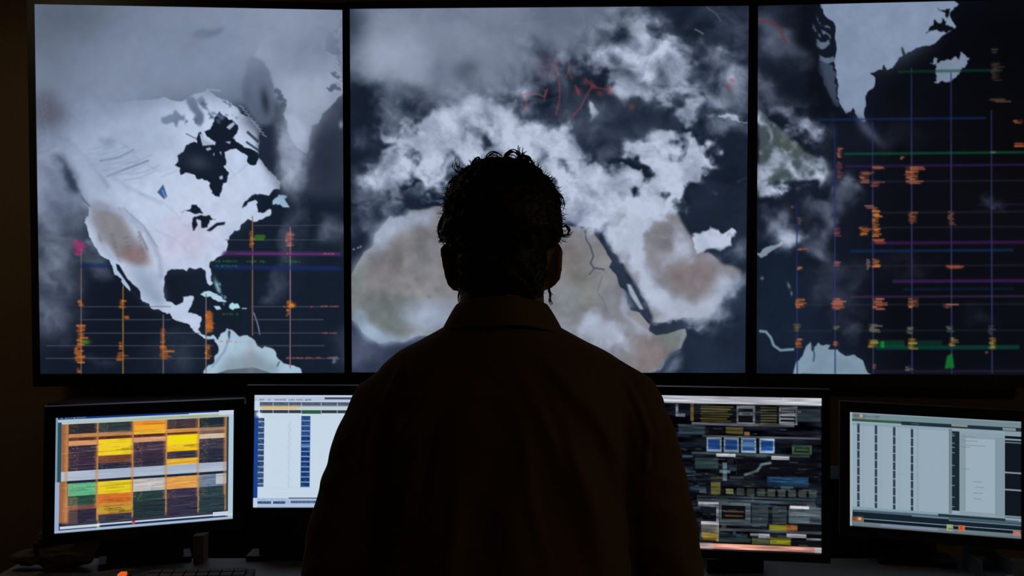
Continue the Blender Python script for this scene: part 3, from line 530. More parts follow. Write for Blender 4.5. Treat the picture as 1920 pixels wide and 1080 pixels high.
def paint_orange_table():
    W, H = 340, 218
    c = Canvas(W, H, (40, 40, 56))
    X = [6, 24, 78, 144, 208, 271, 325, 340]
    def row(y0, y1, cols, st=True, seed=0):
        for i, col in enumerate(cols):
            c.rect(X[i+1], y0, X[i+2]-2, y1, col)
            if st:
                streaks(c, X[i+1], y0, X[i+2]-2, y1, [v*.6 for v in col], seed*10+i, int((y1-y0)*.6), .55)
                streaks(c, X[i+1], y0, X[i+2]-2, y1, [min(255, v*1.35+18) for v in col], seed*10+i+5, int((y1-y0)*.5), .4)
    dk = (44, 40, 48); pu = (56, 44, 62); te = (34, 48, 56); tan = (186, 132, 82)
    c.rect(6, 14, 330, 204, (150, 100, 66))
    row(17, 48, (dk, (48, 56, 60), (226, 138, 44), (66, 52, 56), (30, 42, 52)), seed=1)
    c.rect(145, 32, 206, 47, (240, 172, 40), .9, 1)
    row(48, 57, (tan, tan, (232, 178, 60), (206, 140, 70), (150, 120, 96)), seed=2)
    row(57, 64, ((86, 40, 34),)*4+((120, 90, 80),), seed=3)
    row(64, 80, ((208, 150, 106), (238, 206, 34), (206, 150, 112), (240, 214, 24), (206, 186, 164)), seed=4)
    row(80, 96, (pu, (238, 206, 34), (64, 50, 66), (236, 190, 34), (60, 56, 72)), seed=5)
    row(96, 116, (pu, (112, 66, 50), pu, (56, 50, 66), (40, 46, 64)), seed=6)
    row(116, 133, ((48, 40, 60), (36, 40, 60), (44, 40, 62), (232, 176, 48), (38, 42, 60)), seed=7)
    c.rect(208, 62, 270, 86, (242, 218, 20), .9, 1)
    c.rect(6, 133, 330, 149, (176, 188, 206))
    streaks(c, 10, 134, 325, 148, (140, 156, 180), 9, 26, .6)
    c.rect(20, 149, 325, 154, (28, 38, 50))
    row(154, 180, ((92, 170, 128), (228, 200, 36), (190, 188, 190), (226, 158, 80), (104, 122, 150)), seed=8)
    c.rect(305, 154, 330, 176, (180, 184, 196))
    row(180, 192, ((40, 72, 62), (204, 106, 44), (38, 60, 62), (54, 46, 70), (42, 62, 70)), seed=10)
    row(192, 205, ((120, 76, 66), (196, 132, 52), (36, 56, 60), (56, 50, 70), (44, 66, 72)), seed=11)
    for i in range(6):
        x = X[1]+[0, 56, 122, 186, 249, 302][i]
        c.rect(x-7, 16, x-1, 204, (190, 126, 70), .38, .8); c.rect(x-4, 16, x-2.5, 204, (214, 150, 84), .6, .3)
    for i in range(60):
        y = 18+i*3.1
        if 130 < y < 152: continue
        for x in (24, 78, 144, 208, 271): ticks(c, x-8, x+18, y, 1.6, (226, 170, 110), i*7+x, .55, .35)
    for i in range(70):
        y = 18+(i*37 % 186)
        if 131 < y < 153: continue
        x = 10+(i*53 % 300); L_ = 20+(i*29 % 90)
        c.line([(x, y+1.5), (min(x+L_, 326), y-1.0)], .8, (226, 196, 160) if i % 3 else (30, 24, 30), .35, .4)
    c.rect(19, 204.5, 326, 206, (60, 60, 80))
    # row heights
    yy = np.interp(np.arange(H), (0, 12, 33, 40, 46, 55, 77, 103, 121, 126, 150, 168, 203, 218), (0, 17, 48, 57, 64, 80, 96, 133, 149, 154, 180, 192, 205, 217))
    c.a = sample(c.a, np.tile(np.arange(W, dtype=float), (H, 1)), np.tile(yy[:, None], (1, W)))
    for x0, x1, y0, col in ((26, 76, 176, (40, 40, 60)), (80, 142, 189, (50, 52, 72)), (146, 206, 168, (34, 50, 56)), (210, 269, 168, (50, 46, 66)), (273, 323, 168, (40, 58, 66))):
        c.rect(x0, y0, x1, 202, col, .92, .5)
        streaks(c, x0, y0, x1, 202, (96, 96, 116), x0, 12, .45); streaks(c, x0, y0, x1, 202, (16, 18, 26), x0+1, 14, .6)
    c.rect(80, 176, 142, 186, (190, 160, 40), .7, .8); streaks(c, 80, 172, 142, 189, (60, 50, 40), 91, 9, .8)
    for i in range(17): c.rect(14, 154+i*2.9, 42, 155+i*2.9, (214, 150, 110), .55, .3)
    # chrome of the window
    c.rect(0, 0, W, 6, (16, 50, 118)); c.rect(0, 5, W, 14, (176, 196, 198)); ticks(c, 3, 60, 1, 3, (170, 196, 220), 4)
    streaks(c, 20, 8, 330, 13, (150, 150, 100), 3, 12, .5); c.rect(250, 4, 310, 7, (200, 210, 220))
    c.rect(0, 0, 4, H, (120, 150, 170)); c.rect(0, 122, 8, H, (150, 170, 205)); c.rect(4, 10, 11, 122, (44, 74, 88))
    c.rect(330, 0, W, H, (170, 196, 214)); c.rect(326, 14, 330, 206, (40, 62, 70)); c.rect(310, 0, 340, 10, (196, 208, 224))
    c.rect(10, 206, 340, 211, (190, 208, 220)); c.rect(80, 209, 325, 213, (34, 40, 80)); c.rect(0, 213, W, H, (160, 182, 206))
    c.blob(80, 209, 3, 5, 0, (226, 232, 210)); c.rect(143, 206, 149, 212, (196, 60, 80)); c.rect(300, 202, 330, 210, (196, 206, 222))
    return c.a

def paint_white_sheet():
    W, H = 374, 212
    c = Canvas(W, H, (196, 214, 229))
    c.rect(0, 0, W, 4, (196, 204, 226)); c.rect(0, 4, W, 12, (178, 194, 216))
    for a, b in ((10, 22), (26, 36), (38, 60), (64, 92), (95, 106)): ticks(c, a, b, 8, 4, (60, 72, 96), a, .8, .1)
    c.rect(131, 5, 200, 9, (62, 70, 92)); c.rect(10, 14, W, 20, (76, 86, 104)); c.rect(10, 20, W, 23, (120, 132, 146))
    ticks(c, 12, 370, 15, 4, (110, 124, 146), 5, .5, .4)
    c.rect(12, 22, 80, 28, (214, 184, 124)); c.rect(70, 22, 88, 28, (200, 190, 160), .8, 3); c.rect(88, 22, W, 28, (186, 202, 206))
    c.rect(10, 29, W, 35, (52, 60, 70)); c.rect(89, 29, 125, 36, (40, 92, 66))
    for x in (35, 64, 88, 125, 155, 190, 240, 300): c.rect(x-.7, 15, x+.7, 35, (190, 200, 210), .8)
    c.rect(0, 30, 8, 44, (60, 80, 120)); c.blob(8, 37, 5, 5, 0, (232, 242, 250))
    c.rect(0, 44, 8, 194, (24, 66, 140)); c.rect(8, 44, 19, 173, (40, 62, 104))
    for i in range(44): ticks(c, 8, 19, 45+i*2.9, 2, (170, 196, 220), i, .6, .35)
    for i in range(12): c.rect(8, 50+i*10.6, 20, 51.5+i*10.6, (196, 214, 229), .9)
    c.rect(88, 40, 105, 173, (20, 52, 112))
    for i in range(14):
        y = 48+i*9.6
        c.rect(87, y, 106, y+1.8, (150, 180, 214), .9); ticks(c, 90, 104, y-4, 2.4, (120, 160, 205), 40+i, .5, .4)
        if i < 4: c.rect(88, y-8, 105, y-1, (70, 100, 150), .4)
    c.rect(88, 92, 105, 100, (110, 150, 200), .6, 1)
    for i in range(60): c.blob(66+math.sin(i)*1.2, 50+i*2.1, 1.4, 1, 0, (168, 180, 192), .5)
    c.rect(160, 40, 161, 173, (170, 186, 200), .6); c.rect(240, 40, 258, 173, (40, 72, 130))
    for i in range(14): c.rect(239, 48+i*9.6, 259, 49.6+i*9.6, (150, 180, 214), .9)
    streaks(c, 20, 174, 370, 190, (176, 194, 210), 3, 9, .5)
    c.rect(0, 194, W, H, (170, 190, 220)); c.rect(66, 193, W, 195.5, (90, 104, 130)); c.rect(8, 200, 60, 205, (58, 78, 110)); c.rect(70, 199, 130, 204, (84, 98, 128))
    ticks(c, 8, 372, 200, 4, (110, 134, 170), 8, .6, .3); ticks(c, 8, 60, 196, 2, (110, 124, 150), 18, .6, .3); c.rect(34, 199, 37, 206, (180, 200, 225))
    c.rect(0, 194, 8, H, (190, 206, 232))
    return c.a

def paint_dark_dashboard():
    # the left half of this picture is behind the man
    W, H = 520, 296; o = 225
    c = Canvas(W, H, (12, 14, 22))
    R = lambda x0, y0, x1, y1, col, al=1, s=.2: c.rect(x0-1020, y0-742, x1-1020, y1-742, col, al, s)
    n = fbm(H, W, 22, 5, 4, 2.2, .4)
    c.a += (n[..., None]-.42)*np.array((34, 44, 54))
    r = random.Random(12)
    for i in range(300):
        x = r.uniform(1020, 1530); y = r.choice((835, 858, 870, 885, 900, 914, 925, 940, 950, 965, 985, 1000, 1012))+r.uniform(-8, 8)
        w = r.uniform(4, 28); h = r.uniform(1.2, 8)
        R(x, y, min(1535, x+w), y+h, r.choice(((64, 84, 98), (36, 52, 66), (52, 86, 96), (84, 92, 96), (28, 38, 58), (100, 108, 112), (60, 56, 40), (18, 26, 36))), r.uniform(.35, .8))
    R(1020, 743, 1540, 757, (176, 180, 190)); R(1020, 750, 1540, 757, (206, 206, 214), .7); R(1468, 743, 1540, 750, (214, 214, 222), .8)
    for i in range(7):
        R(1318-(i % 2)*2, 762+i*4.6, 1378-(i*5 % 13), 764.4+i*4.6, (118, 108, 44), .8, .5); R(1428, 762+i*5, 1458, 764+i*5, (120, 116, 60), .8)
    R(1298, 757, 1304, 792, (110, 88, 44)); R(1270, 760, 1275, 782, (120, 130, 140)); R(1270, 777, 1288, 784, (120, 136, 148), .7)
    R(1300, 794, 1490, 799, (96, 98, 106))
    for x in (1384, 1462):
        R(x, 760, x+34, 795, (112, 116, 124)); R(x+3, 766, x+30, 792, (14, 16, 22)); R(x+4, 772, x+30, 779, (170, 178, 184), .8, 1)
    for i in range(4): R(1464, 768+i*7, 1490, 771+i*7, (140, 148, 154))
    R(1494, 764, 1538, 788, (54, 66, 74), .8); R(1275, 798, 1325, 818, (56, 76, 88), .8, 1)
    R(1332, 802, 1364, 815, (12, 14, 18)); R(1364, 801, 1396, 815, (86, 80, 42), .9); R(1398, 810, 1408, 817, (150, 110, 80), .8)
    R(1320, 818, 1538, 822, (100, 104, 110), .8)
    for x in (1328, 1360, 1392, 1426):
        R(x, 822, x+28, 850, (150, 178, 200)); R(x+3, 826, x+25, 845, (36, 82, 158)); 
        if x == 1392: R(x+3, 830, x+25, 840, (100, 150, 196))
    R(1486, 833, 1522, 851, (74, 104, 78), .9); R(1490, 837, 1518, 847, (24, 44, 30), .9); R(1494, 841, 1516, 843, (100, 130, 80), .7)
    R(1300, 851, 1518, 856, (70, 84, 92), .8)
    R(1346, 853, 1382, 859, (198, 202, 208)); R(1448, 855, 1481, 862, (206, 208, 216))
    for x in (1383, 1448, 1482): R(x, 862, x+1.2, 893, (44, 50, 58), .8)
    R(1384, 862, 1534, 892, (13, 13, 20), .8)
    c.line([(1400-1020, 892-742), (1422-1020, 884-742), (1430-1020, 872-742), (1446-1020, 868-742)], 5, (120, 150, 150), .8, 1.5)
    R(1440, 893, 1516, 912, (30, 60, 92), .9, 1); streaks(c, 420, 151, 496, 170, (60, 110, 140), 4, 14, .6)
    R(1306, 862, 1350, 884, (60, 88, 92), .7, 1); R(1358, 870, 1366, 905, (110, 140, 158), .7); R(1352, 884, 1372, 890, (120, 144, 158), .7)
    R(1336, 908, 1354, 932, (128, 124, 60), .8); R(1364, 920, 1378, 930, (170, 168, 110), .8)
    for x in range(1384, 1528, 19): R(x, 918, x+14, 932, (92, 104, 96), .75, .5)
    R(1310, 934, 1528, 938, (58, 70, 80), .9); R(1310, 940, 1528, 946, (86, 98, 108), .7)
    R(1312, 946, 1351, 951, (206, 208, 216)); R(1312, 951, 1351, 956, (120, 126, 130)); R(1316, 956, 1346, 968, (20, 24, 34)); R(1346, 950, 1351, 1022, (130, 136, 140))
    R(1318, 984, 1351, 990, (190, 192, 198)); R(1318, 990, 1350, 1014, (128, 124, 116), .8); R(1320, 1005, 1350, 1020, (170, 138, 40), .7, 2)
    R(1352, 946, 1410, 985, (104, 116, 122), .8); R(1356, 952, 1400, 978, (14, 16, 22)); R(1360, 962, 1398, 965, (80, 62, 44)); R(1362, 970, 1396, 973, (100, 74, 40))
    R(1412, 950, 1442, 985, (66, 80, 88), .8); R(1450, 950, 1476, 984, (60, 72, 80), .8)
    R(1480, 950, 1539, 982, (92, 106, 114), .85); streaks(c, 460, 208, 518, 240, (140, 156, 160), 7, 14, .6); R(1482, 948, 1517, 954, (212, 214, 222)); R(1518, 970, 1538, 980, (30, 36, 50), .6)
    R(1444, 986, 1476, 998, (146, 140, 34), .9, 1); R(1474, 985, 1496, 998, (170, 100, 44), .8, 1); R(1496, 982, 1539, 1002, (14, 15, 20))
    R(1352, 985, 1440, 990, (100, 112, 116), .7); R(1352, 996, 1540, 1001, (84, 88, 94), .8); R(1424, 1004, 1445, 1013, (196, 200, 212)); R(1409, 1004, 1424, 1009, (150, 160, 168)); R(1476, 1002, 1512, 1009, (206, 206, 220)); R(1512, 1009, 1539, 1013, (140, 146, 156), .8); R(1412, 1012, 1444, 1024, (90, 96, 60), .8); R(1445, 1010, 1484, 1024, (146, 146, 30), .85, 1)
    R(1484, 1014, 1540, 1026, (16, 18, 20)); R(1352, 1014, 1410, 1022, (60, 84, 78), .7)
    R(1020, 1026, 1540, 1036, (206, 146, 136)); R(1020, 1026, 1500, 1030, (206, 142, 96), .5); R(1300, 1026, 1340, 1036, (200, 190, 194), .8, 3); R(1527, 1027, 1540, 1036, (210, 214, 216), .8, 1)
    c.a = np.clip(c.a, 0, 255)
    st = fbm(H, W, 16, 77, 5, 3.0, .22)
    c.a *= (.82+(st[..., None]-.5)*.5)
    c.a[:16] = c.a[:16]*.6+np.array((176, 178, 188))*.5; c.a[-12:] *= 1.25
    for i in range(220):
        x = r.uniform(250, 505); y = r.choice((22, 30, 60, 70, 100, 112, 126, 140, 152, 166, 176, 190, 204, 214, 232, 246, 258, 268, 278))+r.uniform(-7, 7)
        c.rect(x, y, x+r.uniform(3, 20), y+r.uniform(.8, 2.6), r.choice(((110, 128, 136), (20, 26, 34), (50, 74, 88), (12, 14, 20), (90, 96, 80), (34, 60, 84))), r.uniform(.2, .6), .4)
    c.a = np.clip(c.a, 0, 255)
    return c.a

def paint_pale_sheet():
    W, H = 324, 220
    c = Canvas(W, H, (146, 166, 180))
    c.rect(0, 0, W, 4, (130, 150, 160)); c.rect(0, 3, W, 13, (112, 134, 142)); c.rect(8, 3, 30, 12, (84, 96, 100), .6, 1); ticks(c, 4, 60, 5, 5, (70, 84, 92), 3, .7, .2); c.blob(23, 7, 3, 4, 0, (196, 170, 140))
    c.rect(5, 13, 100, 18, (50, 84, 64)); c.rect(100, 13, W, 20, (30, 46, 56)); c.rect(195, 13, 225, 17, (130, 134, 128)); ticks(c, 120, 138, 15, 3, (120, 140, 150), 6); c.rect(290, 14, 314, 19, (146, 160, 166), .8)
    c.rect(0, 20, W, 26, (128, 150, 162), .6)
    for k, x in enumerate((15, 49, 84, 118)):
        c.rect(x, 22+k*1.6, x+5, 182+k*1.2, (44, 62, 74))
        for i in range(10): c.rect(x-2, 40+i*16.2+k, x+7, 41.6+i*16.2+k, (150, 172, 184), .95)
        ticks(c, x, x+5, 23, 3, (100, 124, 136), k)
        for i in range(60): c.rect(x+10, 26+i*2.6, x+14, 27+i*2.6, (126, 148, 156), .45)
        streaks(c, x-6, 30, x+24, 180, (134, 154, 166), k+40, 16, .4)
    for i in range(52): c.rect(129, 26+i*3, 134, 27.4+i*3, (110, 140, 140), .4)
    c.rect(190, 22, 196, 190, (104, 126, 134)); c.rect(196, 26, 210, 176, (26, 38, 48)); ticks(c, 196, 204, 30, 2, (150, 170, 180), 5)
    for y in (34, 48, 56, 66, 90, 110, 128, 150, 168): c.rect(195, y, 201, y+1.4, (140, 160, 170), .8)
    c.rect(210, 26, 294, 182, (134, 154, 164)); c.rect(222, 38, 276, 176, (150, 170, 184))
    for i in range(58):
        c.rect(212, 30+i*2.5, 221, 31.2+i*2.5, (112, 132, 140), .5)
        c.rect(276, 34+i*2.6, 293, 35.3+i*2.6, (106, 128, 140), .6)
    for y, a, b in ((34, 214, 240), (42, 214, 244), (50, 222, 258), (54, 212, 230), (95, 214, 228), (118, 236, 252), (128, 240, 256), (139, 236, 254), (150, 236, 250)): c.rect(a, y, b, y+1.4, (108, 126, 136), .7)
    c.rect(294, 20, W, 186, (16, 22, 30)); c.rect(294, 20, W, 29, (130, 150, 162)); c.rect(294, 34, W, 37, (128, 146, 156)); c.rect(294, 40, W, 42, (100, 116, 126))
    for y in (96, 128, 178): c.rect(294, y, W, y+3, (120, 136, 144))
    c.rect(0, 182, W, 188, (130, 154, 164)); streaks(c, 8, 186, 320, 190, (64, 90, 100), 7, 16, .6); c.rect(6, 188, W, 192, (70, 94, 106))
    c.rect(6, 192, W, 204, (20, 32, 44)); c.rect(120, 190, 190, 193, (100, 124, 134)); c.rect(170, 184, 295, 189, (26, 40, 50), .9); c.rect(190, 193, W, 196, (100, 122, 134), .9)
    c.rect(4, 201, 28, 211, (110, 74, 54), .9, 1); c.blob(20, 205, 4, 3, 0, (230, 190, 140)); c.blob(10, 206, 3, 3, 0, (150, 60, 50))
    c.rect(28, 205, W, 213, (14, 26, 38)); c.rect(0, 211, W, 217, (100, 120, 126)); c.rect(60, 212, 170, 217, (128, 136, 160), .8, 1)
    c.rect(186, 203, 198, 215, (150, 164, 120)); streaks(c, 186, 203, 198, 214, (40, 60, 50), 6, 7, .7)
    c.rect(208, 203, 220, 214, (190, 106, 70)); c.blob(213, 208, 2.5, 3, 0, (190, 50, 30)); c.rect(309, 206, 323, 214, (180, 120, 96)); streaks(c, 309, 206, 323, 214, (120, 50, 40), 8, 5, .6)
    c.rect(0, 217, W, H, (96, 104, 108)); c.rect(0, 0, 5, H, (156, 174, 184))
    return c.a

# ------------------------------------------------------------------ scene
import bpy, bmesh
from mathutils import Vector, Matrix, Euler
from mathutils import noise as mnoise

S = bpy.context.scene
COL = S.collection
FOC = 1920*35/36
CAM = Vector((0, 0, 1.48))
def W(px, py, d): return Vector(((px-960)/FOC*d, d, CAM.z-(py-540)/FOC*d))

# ---- materials
def lin(c): return tuple(((v/255)/12.92 if v/255 <= .04045 else ((v/255+.055)/1.055)**2.4) for v in c)
def mat(name, col, rough=.6, metal=0, noise=None, bump=0, scale=40, spec=.5, sheen=0, emit=None, es=1):
    m = bpy.data.materials.new(name); m.use_nodes = True
    nt = m.node_tree; b = nt.nodes['Principled BSDF']
    b.inputs['Roughness'].default_value = rough; b.inputs['Metallic'].default_value = metal
    b.inputs['Specular IOR Level'].default_value = spec
    b.inputs['Base Color'].default_value = (*col, 1)
    if sheen: b.inputs['Sheen Weight'].default_value = sheen
    tc = nt.nodes.new('ShaderNodeTexCoord')
    nz = nt.nodes.new('ShaderNodeTexNoise'); nz.inputs['Scale'].default_value = scale; nz.inputs['Detail'].default_value = 4
    nt.links.new(tc.outputs['Object'], nz.inputs['Vector'])
    k = .12 if noise is None else noise
    cr = nt.nodes.new('ShaderNodeValToRGB')
    cr.color_ramp.elements[0].position = .3; cr.color_ramp.elements[1].position = .7
    cr.color_ramp.elements[0].color = (*[v*(1-k) for v in col], 1); cr.color_ramp.elements[1].color = (*[min(1, v*(1+k)) for v in col], 1)
    nt.links.new(nz.outputs['Fac'], cr.inputs['Fac']); nt.links.new(cr.outputs['Color'], b.inputs['Base Color'])
    if bump:
        bp = nt.nodes.new('ShaderNodeBump'); bp.inputs['Strength'].default_value = bump; bp.inputs['Distance'].default_value = .002
        nt.links.new(nz.outputs['Fac'], bp.inputs['Height']); nt.links.new(bp.outputs['Normal'], b.inputs['Normal'])
    if emit:
        b.inputs['Emission Color'].default_value = (*emit, 1); b.inputs['Emission Strength'].default_value = es
    return m
def screen_mat():
    m = bpy.data.materials.new('lit_panel'); m.use_nodes = True
    nt = m.node_tree; b = nt.nodes['Principled BSDF']
    b.inputs['Base Color'].default_value = (.004, .004, .005, 1); b.inputs['Roughness'].default_value = .45
    b.inputs['Specular IOR Level'].default_value = .2
    a = nt.nodes.new('ShaderNodeAttribute'); a.attribute_name = 'picture'
    nt.links.new(a.outputs['Color'], b.inputs['Emission Color']); b.inputs['Emission Strength'].default_value = 1
    m.cycles.emission_sampling = 'NONE'
    return m
M = dict(
    screen=screen_mat(),
    plastic=mat('black_plastic', (.012, .012, .013), .42, bump=.1, scale=300),
    matte=mat('matte_black', (.010, .010, .011), .6, scale=80),
    shell=mat('charcoal_plastic', (.075, .075, .078), .5, scale=80, noise=.05),
    metal=mat('dark_metal', (.03, .03, .032), .4, .8, scale=90),
    wall=mat('brown_wall_paint', (.30, .21, .13), .85, bump=.2, scale=60, noise=.08),
    ceil=mat('ceiling_paint', (.10, .09, .08), .9, scale=30),
    floor=mat('dark_carpet', (.05, .045, .04), .95, bump=.8, scale=400, noise=.3),
    desk=mat('grey_laminate', (.26, .26, .27), .5, scale=120, noise=.06),
    shirt=mat('brown_cotton', (.19, .118, .048), .88, bump=.35, scale=700, noise=.1, spec=.15, sheen=.08),
    shirt2=mat('brown_cotton_collar', (.20, .124, .050), .88, bump=.35, scale=700, noise=.1, spec=.15),
    skin=mat('skin', (.36, .20, .13), .5, scale=60, noise=.08, bump=.1),
    hair=mat('dark_hair', (.012, .008, .006), .55, scale=200, noise=.3),
    trouser=mat('dark_trouser_cloth', (.02, .02, .025), .85, bump=.3, scale=600),
    shoe=mat('black_leather', (.015, .012, .01), .35, scale=100, bump=.2),
    eye=mat('eye_white', (.6, .58, .55), .2, noise=.02), iris=mat('dark_iris', (.03, .02, .01), .2),
    bag=mat('brown_canvas', (.14, .10, .075), .9, bump=.6, scale=200, noise=.2),
    binder=mat('brown_board', (.20, .13, .07), .7, scale=50),
    bluebox=mat('blue_grey_plastic', (.16, .21, .24), .35, scale=30, noise=.2),
    pale=mat('pale_plastic', (.4, .4, .4), .5),
    orange=mat('orange_switch_glow', (.8, .12, .02), .4, emit=(1, .13, .02), es=.75),
    lampglow=mat('warm_lamp_glass', (.9, .7, .4), .4, emit=(1, .62, .28), es=1.2),
    key=mat('key_plastic', (.02, .02, .022), .5),
)

# ---- object helpers
def link(name, me, m, parent=None):
    o = bpy.data.objects.new(name, me); COL.objects.link(o)
    if m is not None and not me.materials: me.materials.append(m)
    if parent is not None:
        o.parent = parent
        o.matrix_parent_inverse = parent.matrix_world.inverted()
    return o
def root(name, loc, label, cat, group=None):
    o = bpy.data.objects.new(name, None); COL.objects.link(o); o.empty_display_size = .1
    o.location = loc; o.matrix_world = Matrix.Translation(loc)
    tag(o, label, cat, group); return o
def tag(o, label, cat, group=None):
    o['label'] = label; o['category'] = cat
    if group: o['group'] = group
    return o
def structure(o): o['kind'] = 'structure'; return o
def bmesh_obj(name, bm, m, parent=None, smooth=False, bevel=0, seg=2):
    if bevel:
        bmesh.ops.bevel(bm, geom=[e for e in bm.edges if e.calc_face_angle(0) > .5], offset=bevel, segments=seg, affect='EDGES', clamp_overlap=True)
    bmesh.ops.recalc_face_normals(bm, faces=bm.faces)
    me = bpy.data.meshes.new(name); bm.to_mesh(me); bm.free()
    if smooth:
        for p in me.polygons: p.use_smooth = True
    return link(name, me, m, parent)
def hexa(bm, pts):
    """8 points: bottom ring 0-3, top ring 4-7"""
    v = [bm.verts.new(p) for p in pts]
    for f in ((0, 3, 2, 1), (4, 5, 6, 7), (0, 1, 5, 4), (1, 2, 6, 5), (2, 3, 7, 6), (3, 0, 4, 7)): bm.faces.new([v[i] for i in f])
def box(bm, x0, y0, z0, x1, y1, z1, T=None):
    P = [Vector(p) for p in ((x0, y0, z0), (x1, y0, z0), (x1, y1, z0), (x0, y1, z0), (x0, y0, z1), (x1, y0, z1), (x1, y1, z1), (x0, y1, z1))]
    hexa(bm, [T(p) if T else p for p in P])
def box_obj(name, x0, y0, z0, x1, y1, z1, m, parent=None, bevel=0, T=None):
    bm = bmesh.new(); box(bm, x0, y0, z0, x1, y1, z1, T)
    return bmesh_obj(name, bm, m, parent, bevel=bevel)

def loft(bm, rings, n=28, e=2.0):
    """rings of (cx, cy, cz, half width, half depth front, half depth back[, exponent]); closed at both ends"""
    prev = None; first = None
    for r in rings:
        cx, cy, cz, a, bf, bb = r[:6]; ex = r[6] if len(r) > 6 else e
        cur = []
        for i in range(n):
            t = 2*math.pi*i/n; c, s = math.cos(t), math.sin(t)
            cur.append(bm.verts.new((cx+a*math.copysign(abs(c)**(2/ex), c), cy+(bf if s > 0 else bb)*math.copysign(abs(s)**(2/ex), s), cz)))
        if prev:
            for i in range(n): bm.faces.new((prev[i], prev[(i+1) % n], cur[(i+1) % n], cur[i]))
        else: first = cur
        prev = cur
    bm.faces.new(list(reversed(first))); bm.faces.new(prev)
def tube(bm, pts, rad, n=12, caps=3, flat=None):
    """closed tapered limb through pts with round ends"""
    P = [Vector(p) for p in pts]; R = list(rad)
    d0 = (P[1]-P[0]).normalized(); d1 = (P[-1]-P[-2]).normalized()
    A = [(P[0]-d0*R[0]*math.sin(math.pi/2*k/caps), R[0]*math.cos(math.pi/2*k/caps)) for k in range(caps-1, 0, -1)] if caps > 1 else []
    Z = [(P[-1]+d1*R[-1]*math.sin(math.pi/2*k/caps), R[-1]*math.cos(math.pi/2*k/caps)) for k in range(1, caps)] if caps > 1 else []
    seq = A+list(zip(P, R))+Z
    prev = None; up = None
    for i, (p, r) in enumerate(seq):
        d = (seq[min(i+1, len(seq)-1)][0]-seq[max(i-1, 0)][0]).normalized()
        if up is None:
            up = d.orthogonal().normalized() if flat is None else Vector(flat)
        u = (up-d*up.dot(d)).normalized(); up = u; v = d.cross(u)
        cur = [bm.verts.new(p+u*(r*math.cos(2*math.pi*k/n)*(1 if flat is None else .62))+v*(r*math.sin(2*math.pi*k/n))) for k in range(n)]
        if prev:
            for k in range(n): bm.faces.new((prev[k], prev[(k+1) % n], cur[(k+1) % n], cur[k]))
        else: bm.faces.new(list(reversed(cur)))
        prev = cur
    bm.faces.new(prev)
def ell(bm, c, r, rot=(0, 0, 0), u=20, v=12):
    m = Matrix.Translation(c) @ Euler(rot).to_matrix().to_4x4() @ Matrix.Diagonal((*r, 1))
    bmesh.ops.create_uvsphere(bm, u_segments=u, v_segments=v, radius=1, matrix=m)
def fuse(bm, voxel, smooth=4, fac=.5):
    """union of closed shells into one continuous skin"""
    bmesh.ops.recalc_face_normals(bm, faces=bm.faces)
    me = bpy.data.meshes.new('tmp'); bm.to_mesh(me); bm.free()
    o = bpy.data.objects.new('tmp', me); COL.objects.link(o)
    md = o.modifiers.new('r', 'REMESH'); md.mode = 'VOXEL'; md.voxel_size = voxel; md.adaptivity = 0
    if smooth:
        sm = o.modifiers.new('s', 'SMOOTH'); sm.iterations = smooth; sm.factor = fac
    dg = bpy.context.evaluated_depsgraph_get(); dg.update()
    out = bpy.data.meshes.new_from_object(o.evaluated_get(dg), depsgraph=dg)
    bpy.data.objects.remove(o); bpy.data.meshes.remove(me)
    out.polygons.foreach_set('use_smooth', [True]*len(out.polygons))
    return out
def displace(me, fn):
    n = len(me.vertices)
    co = np.empty(n*3); me.vertices.foreach_get('co', co); co = co.reshape(-1, 3)
    no = np.empty(n*3); me.vertex_normals.foreach_get('vector', no); no = no.reshape(-1, 3)
    co = co+no*fn(co, no)[:, None]
    me.vertices.foreach_set('co', co.ravel()); me.update()
def vnoise(co, scale, seed=0):
    """smooth value noise evaluated on points"""
    r = np.random.RandomState(seed); N = 32
    g = r.rand(N, N, N)
    p = co*scale+seed*3.7; i = np.floor(p).astype(int); f = p-i; f = f*f*(3-2*f); i %= N; j = (i+1) % N
    def L(a, b, t): return a*(1-t)+b*t
    x0, y0, z0 = i.T; x1, y1, z1 = j.T; fx, fy, fz = f.T
    return L(L(L(g[x0, y0, z0], g[x1, y0, z0], fx), L(g[x0, y1, z0], g[x1, y1, z0], fx), fy), L(L(g[x0, y0, z1], g[x1, y0, z1], fx), L(g[x0, y1, z1], g[x1, y1, z1], fx), fy), fz)

